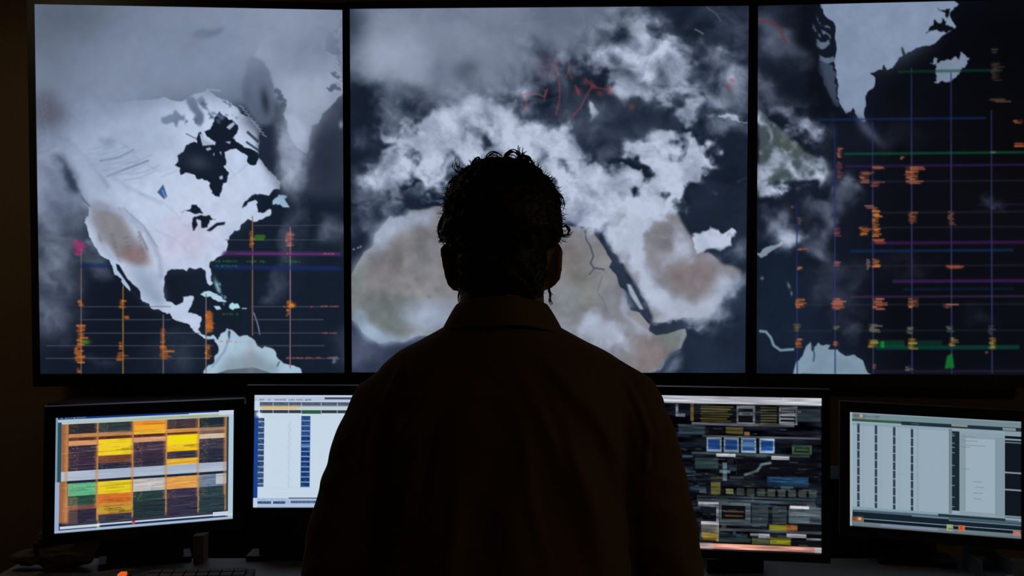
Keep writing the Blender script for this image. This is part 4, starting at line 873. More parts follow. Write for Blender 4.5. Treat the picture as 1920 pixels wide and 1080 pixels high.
# ------------------------------------------------------------------ displays
class Panel:
    """flat panel through four corners (metres); local u right, v up, n towards the room"""
    def __init__(s, tl, tr_, br, bl):
        s.c = (tl, tr_, br, bl)
        s.w = ((tr_-tl).length+(br-bl).length)/2; s.h = ((tl-bl).length+(tr_-br).length)/2
        s.n = (tr_-bl).cross(tl-bl).normalized()
        if s.n.y > 0: s.n = -s.n
    def P(s, u, v, n=0):
        a = u/s.w; b = v/s.h; tl, tr_, br, bl = s.c
        return (bl*(1-a)+br*a)*(1-b)+(tl*(1-a)+tr_*a)*b+s.n*n
def to_linear(a):
    a = np.clip(a/255., 0, 1)
    return np.where(a <= .04045, a/12.92, ((a+.055)/1.055)**2.4)
def picture_mesh(pan, pic, region, step, n=.002, gain=1.0):
    """the lit panel: a fine grid whose points carry the colours of the picture; region = four picture corners tl,tr,br,bl"""
    (ax, ay), (bx, by), (cx, cy), (dx, dy) = region
    nu = int(abs(bx-ax)/step)+1; nv = int(abs(dy-ay)/step)+1
    U, V = np.meshgrid(np.linspace(0, 1, nu), np.linspace(0, 1, nv))       # V from top
    X = (ax*(1-U)+bx*U)*(1-V)+(dx*(1-U)+cx*U)*V
    Y = (ay*(1-U)+by*U)*(1-V)+(dy*(1-U)+cy*U)*V
    colr = to_linear(sample(pic, X, Y))*gain
    tl, tr_, br, bl = [np.array(c+pan.n*n) for c in pan.c]
    u = U[..., None]; v = V[..., None]
    co = (tl*(1-u)+tr_*u)*(1-v)+(bl*(1-u)+br*u)*v
    me = bpy.data.meshes.new('screen')
    N = nu*nv; F = (nu-1)*(nv-1)
    me.vertices.add(N); me.vertices.foreach_set('co', co.reshape(-1).astype(np.float32))
    idx = np.arange(N).reshape(nv, nu)
    q = np.stack([idx[:-1, :-1], idx[1:, :-1], idx[1:, 1:], idx[:-1, 1:]], -1).reshape(-1)
    me.loops.add(F*4); me.loops.foreach_set('vertex_index', q.astype(np.int32))
    me.polygons.add(F); me.polygons.foreach_set('loop_start', (np.arange(F)*4).astype(np.int32))
    me.update(calc_edges=True)
    at = me.color_attributes.new('picture', 'FLOAT_COLOR', 'POINT')
    rgba = np.ones((N, 4), np.float32); rgba[:, :3] = colr.reshape(-1, 3)
    at.data.foreach_set('color', rgba.ravel())
    return me
def frame_mesh(pan, l, r, t, b, n0, n1, inset=.0):
    bm = bmesh.new(); w, h = pan.w, pan.h
    for (u0, v0, u1, v1) in ((-l, -b, w+r, 0), (-l, h, w+r, h+t), (-l, 0, 0, h), (w, 0, w+r, h)):
        hexa(bm, [pan.P(u0, v0, n0), pan.P(u1, v0, n0), pan.P(u1, v1, n0), pan.P(u0, v1, n0), pan.P(u0, v0, n1), pan.P(u1, v0, n1), pan.P(u1, v1, n1), pan.P(u0, v1, n1)])
    bmesh.ops.remove_doubles(bm, verts=bm.verts, dist=.0002)
    # drop the inner faces where two bars meet
    seen = {}
    for f in list(bm.faces):
        k = tuple(sorted(v.index for v in f.verts)) if False else tuple(round(x, 4) for x in f.calc_center_median())
        seen.setdefault(k, []).append(f)
    bmesh.ops.delete(bm, geom=[f for fs in seen.values() if len(fs) > 1 for f in fs], context='FACES_ONLY')
    return bm
def panel_box(bm, pan, u0, v0, u1, v1, n0, n1):
    hexa(bm, [pan.P(u0, v0, n0), pan.P(u1, v0, n0), pan.P(u1, v1, n0), pan.P(u0, v1, n0), pan.P(u0, v0, n1), pan.P(u1, v0, n1), pan.P(u1, v1, n1), pan.P(u0, v1, n1)])

WALL = 4.22
def wall_display(tl, tr_, br, bl, ml, mr, region, pic, label):
    pan = Panel(*[W(*p) for p in (tl, tr_, br, bl)])
    base = pan.P(pan.w/2, 0, -.05)
    r = root('wall_display', base, label, 'display', 'large map displays on the wall')
    w, h = pan.w, pan.h
    bm = bmesh.new(); panel_box(bm, pan, -ml, -.050, w+mr, h+.028, -.055, -.001)
    bmesh_obj('housing', bm, M['matte'], r, bevel=.004)
    bmesh_obj('bezel', frame_mesh(pan, ml, mr, .028, .050, -.001, .006), M['plastic'], r)
    link('screen', picture_mesh(pan, pic, region, 1.3, .001), M['screen'], r)
    for a in (.25, .75):
        bm = bmesh.new()
        p = pan.P(w*a, h*.35, -.055); q = pan.P(w*a, h*.65, -.055)
        hexa(bm, [Vector((p.x-.03, p.y, p.z)), Vector((p.x+.03, p.y, p.z)), Vector((p.x+.03, WALL, p.z)), Vector((p.x-.03, WALL, p.z)),
                  Vector((q.x-.03, q.y, q.z)), Vector((q.x+.03, q.y, q.z)), Vector((q.x+.03, WALL, q.z)), Vector((q.x-.03, WALL, q.z))])
        bmesh_obj('wall_bracket', bm, M['metal'], r)
    return r
pic = paint_map_wall()
wall_display((65, 8, 3.90), (642, 19, 3.985), (646, 699, 4.04), (76, 701, 3.96), .028, .0135,
             ((65, 8), (642, 19), (646, 699), (76, 701)), pic, 'large wall display at left showing snowy North America under cloud')
wall_display((656, 17, 3.97), (1404, 11, 3.925), (1397, 699, 3.98), (660, 698, 4.025), .0135, .015,
             ((656, 17), (1404, 11), (1397, 699), (660, 698)), pic, 'middle wall display showing clouds over Africa and Arabia behind the man')
wall_display((1421, 11, 3.925), (2008, -3, 3.825), (1996, 704, 3.885), (1418, 700, 3.98), .015, .028,
             ((1421, 11), (2008, 4), (1996, 704), (1418, 700)), pic, 'dark wall display at right with Greenland and coloured graph lines')

DESK = .72
def monitor(c, pic, label, stand_w, depth_foot, bez=(.028, .028, .030, .030), neck_x=.5, base=(.30, .2), led=None):
    pan = Panel(*[W(*p) for p in c]); w, h = pan.w, pan.h
    l, rr, t, b = bez
    mid = pan.P(w*neck_x, 0, -.03)
    r = root('desk_monitor', (mid.x, mid.y+.05, DESK), label, 'monitor', 'monitors on the desk')
    bm = bmesh.new(); panel_box(bm, pan, -l, -b, w+rr, h+t, -.022, -.001)
    bm2 = frame_mesh(pan, l, rr, t, b, -.001, .008)
    bmesh_obj('housing', bm, M['shell'], r, bevel=.002)
    bmesh_obj('bezel', bm2, M['plastic'], r)
    H_, W_ = pic.shape[:2]
    link('screen', picture_mesh(pan, pic, ((0, 0), (W_-1, 0), (W_-1, H_-1), (0, H_-1)), 1.0, .001), M['screen'], r)
    # the back bulge, neck and foot
    bm = bmesh.new(); panel_box(bm, pan, w*.2, h*.2, w*.8, h*.8, -.055, -.022)
    bmesh_obj('rear_cover', bm, M['matte'], r, bevel=.012)
    ux = (pan.c[2]-pan.c[3]).normalized(); uy = Vector((-ux.y, ux.x, 0)).normalized()
    if uy.y < 0: uy = -uy
    o = Vector((mid.x, mid.y, 0))+uy*.055
    T = lambda p: o+ux.xy.to_3d().normalized()*p.x+uy*p.y+Vector((0, 0, p.z))
    zt = pan.P(w*neck_x, h*.45).z
    box_obj('neck', -stand_w/2, -.014, DESK+.012, stand_w/2, .014, zt, M['plastic'], r, .006, T)
    box_obj('base', -base[0]/2, -base[1]*.5, DESK+.0005, base[0]/2, base[1]*.5, DESK+.014, M['plastic'], r, .005, T)
    return r
monitor(((105, 783, 2.60), (438, 768, 2.765), (436, 972, 2.77), (102, 1000, 2.605)), paint_orange_table(),
        'left desk monitor showing an orange and yellow table', .20, 0, base=(.24, .09))
monitor(((478, 740, 2.72), (852, 741, 2.72), (850, 951, 2.725), (475, 951, 2.725)), paint_white_sheet(),
        'desk monitor showing a white spreadsheet with blue columns, half behind the man', .40, 0, bez=(.022, .022, .026, .03), base=(.46, .08), neck_x=.36)
monitor(((1022, 736, 2.60), (1540, 746, 2.515), (1540, 1038, 2.52), (1022, 1017, 2.605)), paint_dark_dashboard(),
        'tallest desk monitor, dark dashboard with blue tiles, at right of the man', .08, 0, bez=(.02, .021, .022, .022), base=(.22, .16), neck_x=.35)
monitor(((1593, 772, 2.72), (1914, 790, 2.635), (1914, 1010, 2.64), (1593, 985, 2.725)), paint_pale_sheet(),
        'rightmost desk monitor showing pale sheets with dark bars', .06, 0, bez=(.026, .026, .028, .03), base=(.2, .11), neck_x=.42)

# ------------------------------------------------------------------ room
def slab(name, *a): return structure(box_obj(name, *a))
slab('floor', -3.1, -1.6, -.1, 3.1, 4.35, 0, M['floor'])
slab('ceiling', -3.1, -1.6, 2.9, 3.1, 4.35, 3.0, M['ceil'])
slab('wall_back', -3.1, WALL, 0, 3.1, WALL+.12, 2.9, M['wall'])
slab('wall_left', -3.1, -1.5, 0, -3.0, WALL, 2.9, M['wall'])
slab('wall_right', 3.0, -1.5, 0, 3.1, WALL, 2.9, M['wall'])
slab('wall_front', -3.1, -1.6, 0, 3.1, -1.5, 2.9, M['wall'])
slab('baseboard_back', -3.0, WALL-.015, 0, 3.0, WALL, .09, M['matte'])

# desk
D0, D1 = 1.87, 2.80
r = root('desk', (0, (D0+D1)/2, 0), 'long grey control room desk under the four monitors', 'desk')
box_obj('desktop', -1.36, D0, DESK-.03, 1.75, D1, DESK, M['desk'], r, .004)
for x in (-1.30, 1.68):
    box_obj('side_panel', x-.015, D0+.05, 0, x+.015, D1-.05, DESK-.03, M['metal'], r)
box_obj('modesty_panel', -1.285, D1-.16, .2, 1.665, D1-.14, DESK-.03, M['metal'], r)

# ------------------------------------------------------------------ things around the desk
kx, ky = -.80, 2.50
r = root('keyboard', (kx, ky, DESK), 'black keyboard on the desk below the two left monitors', 'keyboard')
rz = Matrix.Rotation(math.radians(4), 4, 'Z')
def KT(p): return Vector((kx, ky, DESK))+rz @ Vector((p.x, p.y, p.z+max(0, p.y+.07)*.11))
box_obj('body', -.14, -.07, .001, .14, .07, .017, M['plastic'], r, .003, KT)
first = None
for j in range(5):
    for i in range(8):
        x = -.120+i*.0305; y = -.062+j*.0255
        if first is None:
            first = box_obj('key', -.0135, -.0105, 0, .0135, .0105, .007, M['key'], r, .002)
            o = first
        else:
            o = first.copy(); COL.objects.link(o)
        p = KT(Vector((x+.0135, y+.0105, .0175)))
        o.matrix_parent_inverse = Matrix.Identity(4)
        o.location = p-r.location; o.rotation_euler = (math.atan(.11), 0, math.radians(4))

x0 = W(1325, 1073, 2.66).x; x1 = W(1431, 1073, 2.66).x
r = root('docking_box', ((x0+x1)/2, 2.70, DESK), 'flat black box on the desk beneath the dark dashboard monitor', 'box')
box_obj('case', x0, 2.655, DESK+.001, x1, 2.75, DESK+.037, M['plastic'], r, .004)
for i in range(3): box_obj('port', x0+.03+i*.03, 2.6535, DESK+.012, x0+.045+i*.03, 2.6555, DESK+.02, M['metal'], r)

sx = W(230, 1080, 2.49).x
r = root('power_strip', (sx, 2.49, DESK), 'black power strip with orange lit switch at lower left', 'power strip')
box_obj('strip_body', sx-.22, 2.465, DESK+.0005, sx+.012, 2.515, DESK+.040, M['plastic'], r, .005)
box_obj('switch', sx-.0075, 2.475, DESK+.038, sx+.0075, 2.50, DESK+.048, M['orange'], r, .002)
for i in range(3):
    bm = bmesh.new(); bmesh.ops.create_cone(bm, cap_ends=True, segments=20, radius1=.017, radius2=.017, depth=.003, matrix=Matrix.Translation((sx-.05-i*.048, 2.49, DESK+.0405)))
    bmesh_obj('socket', bm, M['metal'], r)

bx = W(377, 1050, 2.77).x
r = root('brown_box', (bx, 2.76, DESK), 'small narrow brown box on the desk under the left monitor right corner', 'box')
box_obj('box_body', bx-.014, 2.745, DESK+.001, bx+.014, 2.79, DESK+.068, M['binder'], r, .001)
box_obj('lid', bx-.015, 2.744, DESK+.0685, bx+.015, 2.791, DESK+.076, M['binder'], r, .002)

# crumpled cloth bag
p = W(140, 1052, 2.76)
bm = bmesh.new()
for (a, b, c, q, w_, z_) in ((0, 0, .03, .085, .05, .035), (-.05, .0, .055, .035, .03, .035), (.055, -.005, .06, .045, .03, .03), (.0, .01, .065, .06, .03, .025), (-.10, -.01, .02, .04, .03, .02)):
    ell(bm, (p.x+a, 2.70+b, DESK+c), (q, w_, z_))
me = fuse(bm, .005, 5)
displace(me, lambda co, no: (vnoise(co, 28, 3)-.5)*.02+(vnoise(co*np.array((1, 1, 2.4)), 60, 5)-.5)*.01)
zz = min(v.co.z for v in me.vertices)
for v in me.vertices: v.co.z += DESK+.001-zz
o = link('cloth_bag', me, M['bag']); tag(o, 'crumpled brown cloth bag on the desk under the left monitor', 'bag')

# rack between the two right monitors
rx0 = W(1540, 900, 2.90).x; rx1 = W(1752, 900, 2.90).x; rt = W(1565, 873, 3.10).z
r = root('equipment_rack', ((rx0+rx1)/2, 3.0, 0), 'black equipment rack behind the desk between the two right monitors', 'rack')
box_obj('case', rx0, 2.885, .02, rx1, 3.10, rt, M['matte'], r, .006)
for i, (z, hh) in enumerate(((rt-.055, .035), (rt-.115, .04), (rt-.19, .05), (rt-.27, .05), (rt-.35, .05), (rt-.45, .07))):
    box_obj('front_unit', rx0+.012, 2.872, z, rx1-.012, 2.886, z+hh, M['plastic' if i % 2 else 'metal'], r, .002)
    f = box_obj('handle', rx0+.03, 2.862, z+hh*.4, rx0+.06, 2.873, z+hh*.55, M['metal'], r, .002)
for a in (rx0+.03, rx1-.03):
    box_obj('foot', a-.02, 2.92, 0, a+.02, 3.06, .022, M['matte'], r)

p = W(1852, 1062, 2.66)
r = root('storage_tray', (p.x, 2.67, DESK), 'small blue grey desk tray below the rightmost monitor', 'tray')
box_obj('back_plate', p.x-.045, 2.70, DESK+.001, p.x+.04, 2.706, DESK+.058, M['bluebox'], r, .001)
box_obj('tray_floor', p.x-.045, 2.60, DESK+.001, p.x+.04, 2.6995, DESK+.006, M['bluebox'], r, .001)
for a in (p.x-.045, p.x+.037): box_obj('side_wall', a, 2.60, DESK+.0065, a+.003, 2.6995, DESK+.045, M['bluebox'], r, .001)
p = W(1891, 1078, 2.6)
o = box_obj('sticky_notes', p.x-.010, 2.57, DESK+.0005, p.x+.010, 2.60, DESK+.012, M['pale']); tag(o, 'tiny pale block of notes on the desk at far lower right', 'notes')

# black tray under the displays and a cabinet at the left
a0 = W(196, 735, 4.0).x; a1 = W(1556, 735, 4.0).x
zt = W(300, 724, 4.1).z
o = box_obj('trim_1', a0, 4.08, W(300, 762, 4.1).z, a1, WALL-.001, zt, M['matte'], bevel=.004)
structure(o)
ca = W(89, 740, 3.72).x; cb = W(470, 740, 3.72).x; cz = W(100, 738.5, 4.07).z
r = root('cabinet', ((ca+cb)/2, 3.95, 0), 'low black cabinet against the wall behind the left monitor', 'cabinet')
box_obj('body', ca, 3.72, .03, cb, 4.07, cz, M['matte'], r, .006)
for a in (0, 1):
    w2 = (cb-ca)/2
    d = box_obj('door', ca+a*w2+.005, 3.702, .06, ca+(a+1)*w2-.005, 3.7195, cz-.02, M['plastic'], r, .003)
    box_obj('handle', ca+w2+(-.03 if a == 0 else .018), 3.692, .5, ca+w2+(-.018 if a == 0 else .03), 3.7025, .62, M['metal'], d, .002)
box_obj('plinth', ca+.02, 3.76, 0, cb-.02, 4.03, .03, M['matte'], r)

# ------------------------------------------------------------------ the man
MX, MY = -.0163, 1.60
SPX = MY/FOC
def Q(px, py, y=0): return Vector(((px-960)*SPX, MY+y, CAM.z-(py-540)*SPX))
man = root('person', (MX, MY, 0), 'person seen from behind, dark curly hair and brown collared shirt, standing at the desk', 'person')
X = MX
def arm(s):
    sh = Vector((X+s*.186, MY-.005, 1.328)); el = Vector((X+s*.266, MY+.012, 1.040)); wr = Vector((X+s*.222, MY+.205, .800))
    return sh, el, wr

# body: one continuous skin
bm = bmesh.new()
h = MY+.012
loft(bm, [(X, h+.0, 1.679, .018, .02, .02), (X, h, 1.672, .045, .05, .052), (X, h, 1.652, .064, .075, .082), (X, h, 1.622, .0745, .09, .097), (X, h, 1.592, .077, .096, .100),
          (X, h, 1.566, .077, .097, .098), (X, h, 1.550, .0755, .090, .094), (X, h, 1.520, .072, .091, .086), (X, h, 1.497, .067, .093, .074), (X, h, 1.477, .058, .094, .060),
          (X, h, 1.462, .046, .092, .040), (X, h, 1.450, .032, .082, .010)], 32, 2.15)
loft(bm, [(X, MY+.01, 1.56, .055, .055, .07), (X, MY+.004, 1.52, .064, .05, .068), (X, MY, 1.48, .067, .055, .064), (X, MY-.004, 1.44, .069, .06, .066), (X, MY-.005, 1.40, .085, .065, .07), (X, MY-.005, 1.37, .12, .075, .08)], 28)
ell(bm, (X, h+.100, 1.522), (.011, .019, .022), (.35, 0, 0)); ell(bm, (X, h+.113, 1.512), (.012, .010, .009))
for s in (-1, 1):
    ell(bm, (X+s*.010, h+.106, 1.509), (.007, .008, .006)); ell(bm, (X+s*.030, h+.084, 1.569), (.028, .014, .007), (0, 0, s*-.25))
    ell(bm, (X+s*.040, h+.070, 1.528), (.020, .018, .016)); ell(bm, (X+s*.052, h+.045, 1.49), (.016, .04, .018))
    # ear: rim, bowl and lobe
    ex = X+s*.0865
    rim_old = [(ex-s*.014, h+.018, 1.525), (ex-s*.003, h+.012, 1.545), (ex+s*.006, h-.006, 1.547), (ex+s*.0095, h-.019, 1.536), (ex+s*.0075, h-.020, 1.520), (ex+s*.001, h-.013, 1.504), (ex-s*.004, h-.003, 1.490)]
    prof = ((1.5475, .0960), (1.5425, .1000), (1.519, .0962), (1.499, .0922), (1.487, .0880), (1.480, .080)) if s < 0 else ((1.5475, .0960), (1.5375, .0992), (1.522, .0972), (1.507, .0968), (1.4955, .0943), (1.487, .0874), (1.483, .079))
    rim = [(X+s*.074, h+.018, 1.527), (X+s*.086, h+.013, 1.543)]+[(X+s*(o_-.0055), h-.006-.013*math.sin(math.pi*(k+.6)/7), z_) for k, (z_, o_) in enumerate(prof)]
    tube(bm, rim, [.0045]+[.0055]*(len(rim)-2)+[.0065], 8)
    loft(bm, [(X+s*(o_-.006+.064)/2, h-.006, z_, (o_-.006-.064)/2, .012, .011) for z_, o_ in prof], 16)
ell(bm, (X, h+.093, 1.4895), (.024, .011, .0045)); ell(bm, (X, h+.092, 1.481), (.021, .011, .005)); ell(bm, (X, h+.083, 1.463), (.02, .016, .013))
loft(bm, [(X, MY-.005, 1.40, .08, .06, .065), (X, MY, 1.36, .14, .075, .08), (X, MY, 1.30, .18, .095, .1), (X, MY, 1.20, .175, .11, .11), (X, MY, 1.08, .155, .1, .1), (X, MY, .98, .155, .1, .1), (X, MY, .88, .165, .1, .11), (X, MY, .80, .16, .095, .1)], 28)
def hand(s, wr):
    # resting on the front of the desk, fingers spread and a little bent
    base = Vector((wr.x+s*.004, wr.y+.045, DESK+.034)); z = DESK+.0175
    pc = Vector((wr.x+s*.002, MY+.292, DESK+.024))
    tube(bm, [wr, (wr.x, wr.y+.035, .762), (pc.x, pc.y-.01, DESK+.030)], [.026, .025, .024], 14)
    ell(bm, (pc.x, pc.y+.018, DESK+.0205), (.041, .050, .0165), (-.06, 0, 0))
    ell(bm, (pc.x-s*.024, pc.y+.0, DESK+.021), (.020, .036, .018), (0, 0, s*.35))
    for k, (dx, L, a) in enumerate(((-.031, .068, .16), (-.0105, .077, .04), (.0105, .071, -.05), (.030, .056, -.17))):
        ox = pc.x+s*dx; oy = pc.y+.050-abs(k-1.2)*.004; a = -a*s*-1
        dxn = math.sin(-a if s > 0 else -a); d = Vector((s*(-math.sin((.16, .04, -.05, -.17)[k])), 1, 0)).normalized()
        p0 = Vector((ox, oy-.012, DESK+.024)); p1 = p0+d*(L*.5)+Vector((0, 0, .006)); p2 = p1+d*(L*.3)+Vector((0, 0, -.008)); p3 = p2+d*(L*.24)+Vector((0, 0, -.011))
        tube(bm, [p0, p1, p2, p3], [.0098, .0090, .0084, .0074], 10)
    t0 = Vector((pc.x-s*.030, pc.y-.020, DESK+.022)); t1 = t0+Vector((-s*.022, .026, -.001)); t2 = t1+Vector((-s*.012, .030, -.004))
    tube(bm, [t0, t1, t2], [.0125, .0108, .0090], 10)
for s in (-1, 1):
    sh, el, wr = arm(s)
    sb = Vector((X+s*.168, MY, 1.296))
    tube(bm, [sb, sb.lerp(el, .4), el], [.046, .043, .036], 16); tube(bm, [el, el.lerp(wr, .35), wr], [.037, .037, .025], 16)
    hand(s, wr)
    hp = Vector((X+s*.085, MY, .84)); kn = Vector((X+s*.10, MY+.012, .47)); an = Vector((X+s*.11, MY-.005, .09))
    tube(bm, [hp, hp.lerp(kn, .5), kn], [.078, .068, .052], 16); tube(bm, [kn, kn.lerp(an, .35), an], [.052, .050, .034], 16)
    tube(bm, [(an.x, an.y-.02, .052), (an.x+s*.008, an.y+.07, .045), (an.x+s*.018, an.y+.155, .036)], [.034, .034, .026], 14)
me = fuse(bm, .0038, 3)
body = link('body', me, M['skin'], man)
for s in (-1, 1):
    bm = bmesh.new(); ell(bm, (X+s*.031, h+.0765, 1.549), (.0125, .0120, .0085)); e = bmesh_obj('eye', bm, M['eye'], man, True)
    bm = bmesh.new(); ell(bm, (X+s*.031, h+.0845, 1.549), (.0055, .0050, .0055)); bmesh_obj('iris', bm, M['iris'], e, True)
    bm = bmesh.new(); tube(bm, [(X+s*.012, h+.099, 1.572), (X+s*.030, h+.098, 1.578), (X+s*.050, h+.084, 1.572)], [.004, .0045, .003], 8)
    bmesh_obj('eyebrow', bm, M['hair'], man, True)

# shirt
bm = bmesh.new()
loft(bm, [(X, MY-.004, 1.432, .072, .066, .070), (X-.0, MY-.004, 1.416, .096, .072, .080), (X+.0005, MY-.002, 1.396, .132, .082, .092), (X+.002, MY, 1.378, .168, .092, .102), (X+.003, MY, 1.356, .196, .104, .110),
          (X+.003, MY, 1.32, .212, .118, .120), (X+.003, MY, 1.26, .212, .128, .128), (X, MY, 1.18, .206, .132, .130), (X, MY, 1.08, .208, .132, .126), (X, MY, .99, .214, .134, .128),
          (X, MY, .90, .214, .136, .136), (X, MY, .82, .203, .132, .138)], 40, 2.25)
for s in (-1, 1):
    sh, el, wr = arm(s); k = 1 if s > 0 else .985
    q0, q1, q2 = (((.150, 1.322), (.193, 1.293), (.212, 1.24)) if s > 0 else ((.140, 1.318), (.182, 1.288), (.207, 1.235)))
    tube(bm, [Vector((X+s*q0[0], MY-.002, q0[1])), Vector((X+s*q1[0], MY-.003, q1[1])), Vector((X+s*q2[0], MY, q2[1])), sh.lerp(el, .55), sh.lerp(el, .85), el+Vector((0, -.004, -.012))],
         [.058*k, .0640*k, .068*k, .068, .0645, .0590] if s > 0 else [.057, .062, .0615, .0585, .0600, .0585], 22, 4)
    f = el.lerp(wr, .93)
    tube(bm, [el+Vector((0, -.004, -.004)), el.lerp(wr, .3), el.lerp(wr, .6), f], [.058, .056, .049, .040], 20, 3)
me = fuse(bm, .0045, 16)
def folds(co, no):
    x = co[:, 0]-X; y = co[:, 1]-MY; z = co[:, 2]
    back = np.clip(-no[:, 1]*1.4, 0, 1)
    n1 = vnoise(co, 9, 1)-.5; n2 = vnoise(co, 20, 2)-.5; n3 = vnoise(co, 45, 4)-.5
    lower = np.clip((1.33-z)/.25, 0, 1)
    # hanging folds of the back, spreading below the shoulder blades
    v = np.sin(x*62+n1*7+z*5)*.0045*lower*back*np.clip(1-np.abs(x)/.2, 0, 1)**.5
    # pulls from armpit towards the middle, stronger at the right
    def pull(cx, cz, ang, wd, ln, amp):
        c, s_ = math.cos(ang), math.sin(ang)
        u = (x-cx)*c+(z-cz)*s_; w = -(x-cx)*s_+(z-cz)*c+n1*.02
        return amp*np.exp(-(u/ln)**2-(w/wd)**2)*back
    v = v+pull(.10, 1.335, -.95, .012, .07, .007)+pull(.145, 1.29, -1.1, .012, .08, .008)+pull(.075, 1.25, -1.2, .012, .10, .006)+pull(.12, 1.19, -1.25, .013, .09, .008)
    v = v+pull(.165, 1.185, -1.35, .012, .08, -.007)+pull(.05, 1.16, -1.35, .012, .12, .005)+pull(.135, 1.10, -1.4, .015, .09, .008)
    v = v+pull(-.14, 1.27, 1.0, .013, .08, .007)+pull(-.11, 1.22, 1.2, .012, .09, -.005)+pull(-.15, 1.14, 1.35, .014, .09, .006)+pull(-.07, 1.13, 1.45, .014, .11, .005)
    # sleeve creases
    sl = np.clip((np.abs(x)-.20)/.03, 0, 1)*.5
    v = v+sl*np.sin(z*95+n2*9+np.abs(x)*30)*.0026
    # armhole seams: a fine ridge curving over each shoulder blade
    for s_, pts in ((1, ((.165, 1.40), (.185, 1.352), (.212, 1.30), (.228, 1.255), (.222, 1.20))), (-1, ((.150, 1.40), (.158, 1.352), (.180, 1.31), (.205, 1.262), (.214, 1.20)))):
        d = np.full(len(x), 9.)
        for (ax, az), (bx, bz) in zip(pts[:-1], pts[1:]):
            L = (bx-ax)**2+(bz-az)**2
            t = np.clip(((x*s_-ax)*(bx-ax)+(z-az)*(bz-az))/L, 0, 1)
            d = np.minimum(d, np.hypot(x*s_-ax-t*(bx-ax), z-az-t*(bz-az)))
        m = np.clip(-no[:, 1]+.3, 0, 1)
        v = v+(np.exp(-(d/.005)**2)*.003-np.exp(-((d-.009)/.004)**2)*.0015)*m
    keep = np.clip((1.42-z)/.03, 0, 1)
    v = v*np.clip((1.385-z)/.035, 0, 1)
    return (v+n1*.006*lower+n2*.003+n3*.0012)*keep
displace(me, folds)
shirt = link('shirt', me, M['shirt'], man)

# collar: stand and fold-down in one folded band
bm = bmesh.new(); prev = None
N = 60
for i in range(N+1):
    t = math.radians(-158+316*i/N)              # 0 = back of the neck
    s_, c_ = math.sin(t), -math.cos(t)
    k = abs(math.sin(t)); fr = max(0, -math.cos(t))
    zt = 1.4700-.013*k**2-.030*fr; zb = 1.4215-.012*k**2-.035*fr+.0015*math.sin(t*5)
    prof = [(.0700, .066, zb-.006), (.0665, .067, zt-.004), (.0690, .0695, zt), (.0745, .075, zt-.004), (.0860, .084, (zt+zb)/2), (.0990, .0945, zb), (.0965, .0915, zb-.0005), (.0835, .081, (zt+zb)/2-.002), (.0725, .070, zt-.010), (.0735, .0685, zb-.006)]
    cur = [bm.verts.new((X+a*s_, MY-.004+b*c_, z)) for a, b, z in prof]
    if prev:
        for q in range(len(cur)): bm.faces.new((prev[q], prev[(q+1) % len(cur)], cur[(q+1) % len(cur)], cur[q]))
    else: bm.faces.new(cur)
    prev = cur
bm.faces.new(list(reversed(prev)))
col_ = bmesh_obj('collar', bm, M['shirt2'], man, True)
sd = col_.modifiers.new('round', 'SUBSURF'); sd.levels = 1; sd.render_levels = 1
for s in (-1, 1):
    sh, el, wr = arm(s); d = (wr-el).normalized(); f = el.lerp(wr, .93)
    bm = bmesh.new(); tube(bm, [f-d*.030, f+d*.012], [.0425, .040], 24, 1); bmesh_obj('cuff', bm, M['shirt2'], man, True)
for i in range(6):
    z = 1.36-i*.085; bm = bmesh.new()
    bmesh.ops.create_cone(bm, cap_ends=True, segments=16, radius1=.0055, radius2=.0050, depth=.0025, matrix=Matrix.Translation((X, MY+(.104+.0 if z > 1.34 else .121+(.012 if z < 1.3 else 0)), z)) @ Matrix.Rotation(math.pi/2, 4, 'X'))
    bmesh_obj('button', bm, M['key'], man)
# trousers and shoes
bm = bmesh.new()
loft(bm, [(X, MY, .93, .185, .125, .125), (X, MY, .86, .19, .125, .13), (X, MY, .80, .19, .115, .125), (X, MY, .765, .17, .1, .11)], 32)
for s in (-1, 1):
    tube(bm, [(X+s*.088, MY, .82), (X+s*.095, MY+.004, .62), (X+s*.10, MY+.006, .47), (X+s*.108, MY, .28), (X+s*.112, MY-.004, .075)], [.095, .087, .074, .066, .062], 20, 1)
me = fuse(bm, .006, 4); displace(me, lambda co, no: (vnoise(co*np.array((1, 1, 2)), 14, 7)-.5)*.012)
link('trousers', me, M['trouser'], man)
for s in (-1, 1):
    ax = X+s*.112; bm = bmesh.new()
    tube(bm, [(ax, MY-.045, .050), (ax+s*.004, MY+.03, .052), (ax+s*.012, MY+.11, .040), (ax+s*.020, MY+.170, .034)], [.040, .044, .043, .032], 16)
    me = fuse(bm, .004, 3)
    for v in me.vertices: v.co.z = max(v.co.z, .004)
    sh_ = link('shoe', me, M['shoe'], man)
    bm = bmesh.new(); loft(bm, [(ax+s*.010, MY+.065, 0, .044, .138, .152), (ax+s*.010, MY+.065, .012, .045, .139, .153)], 28, 2.6); bmesh_obj('sole', bm, M['matte'], sh_)

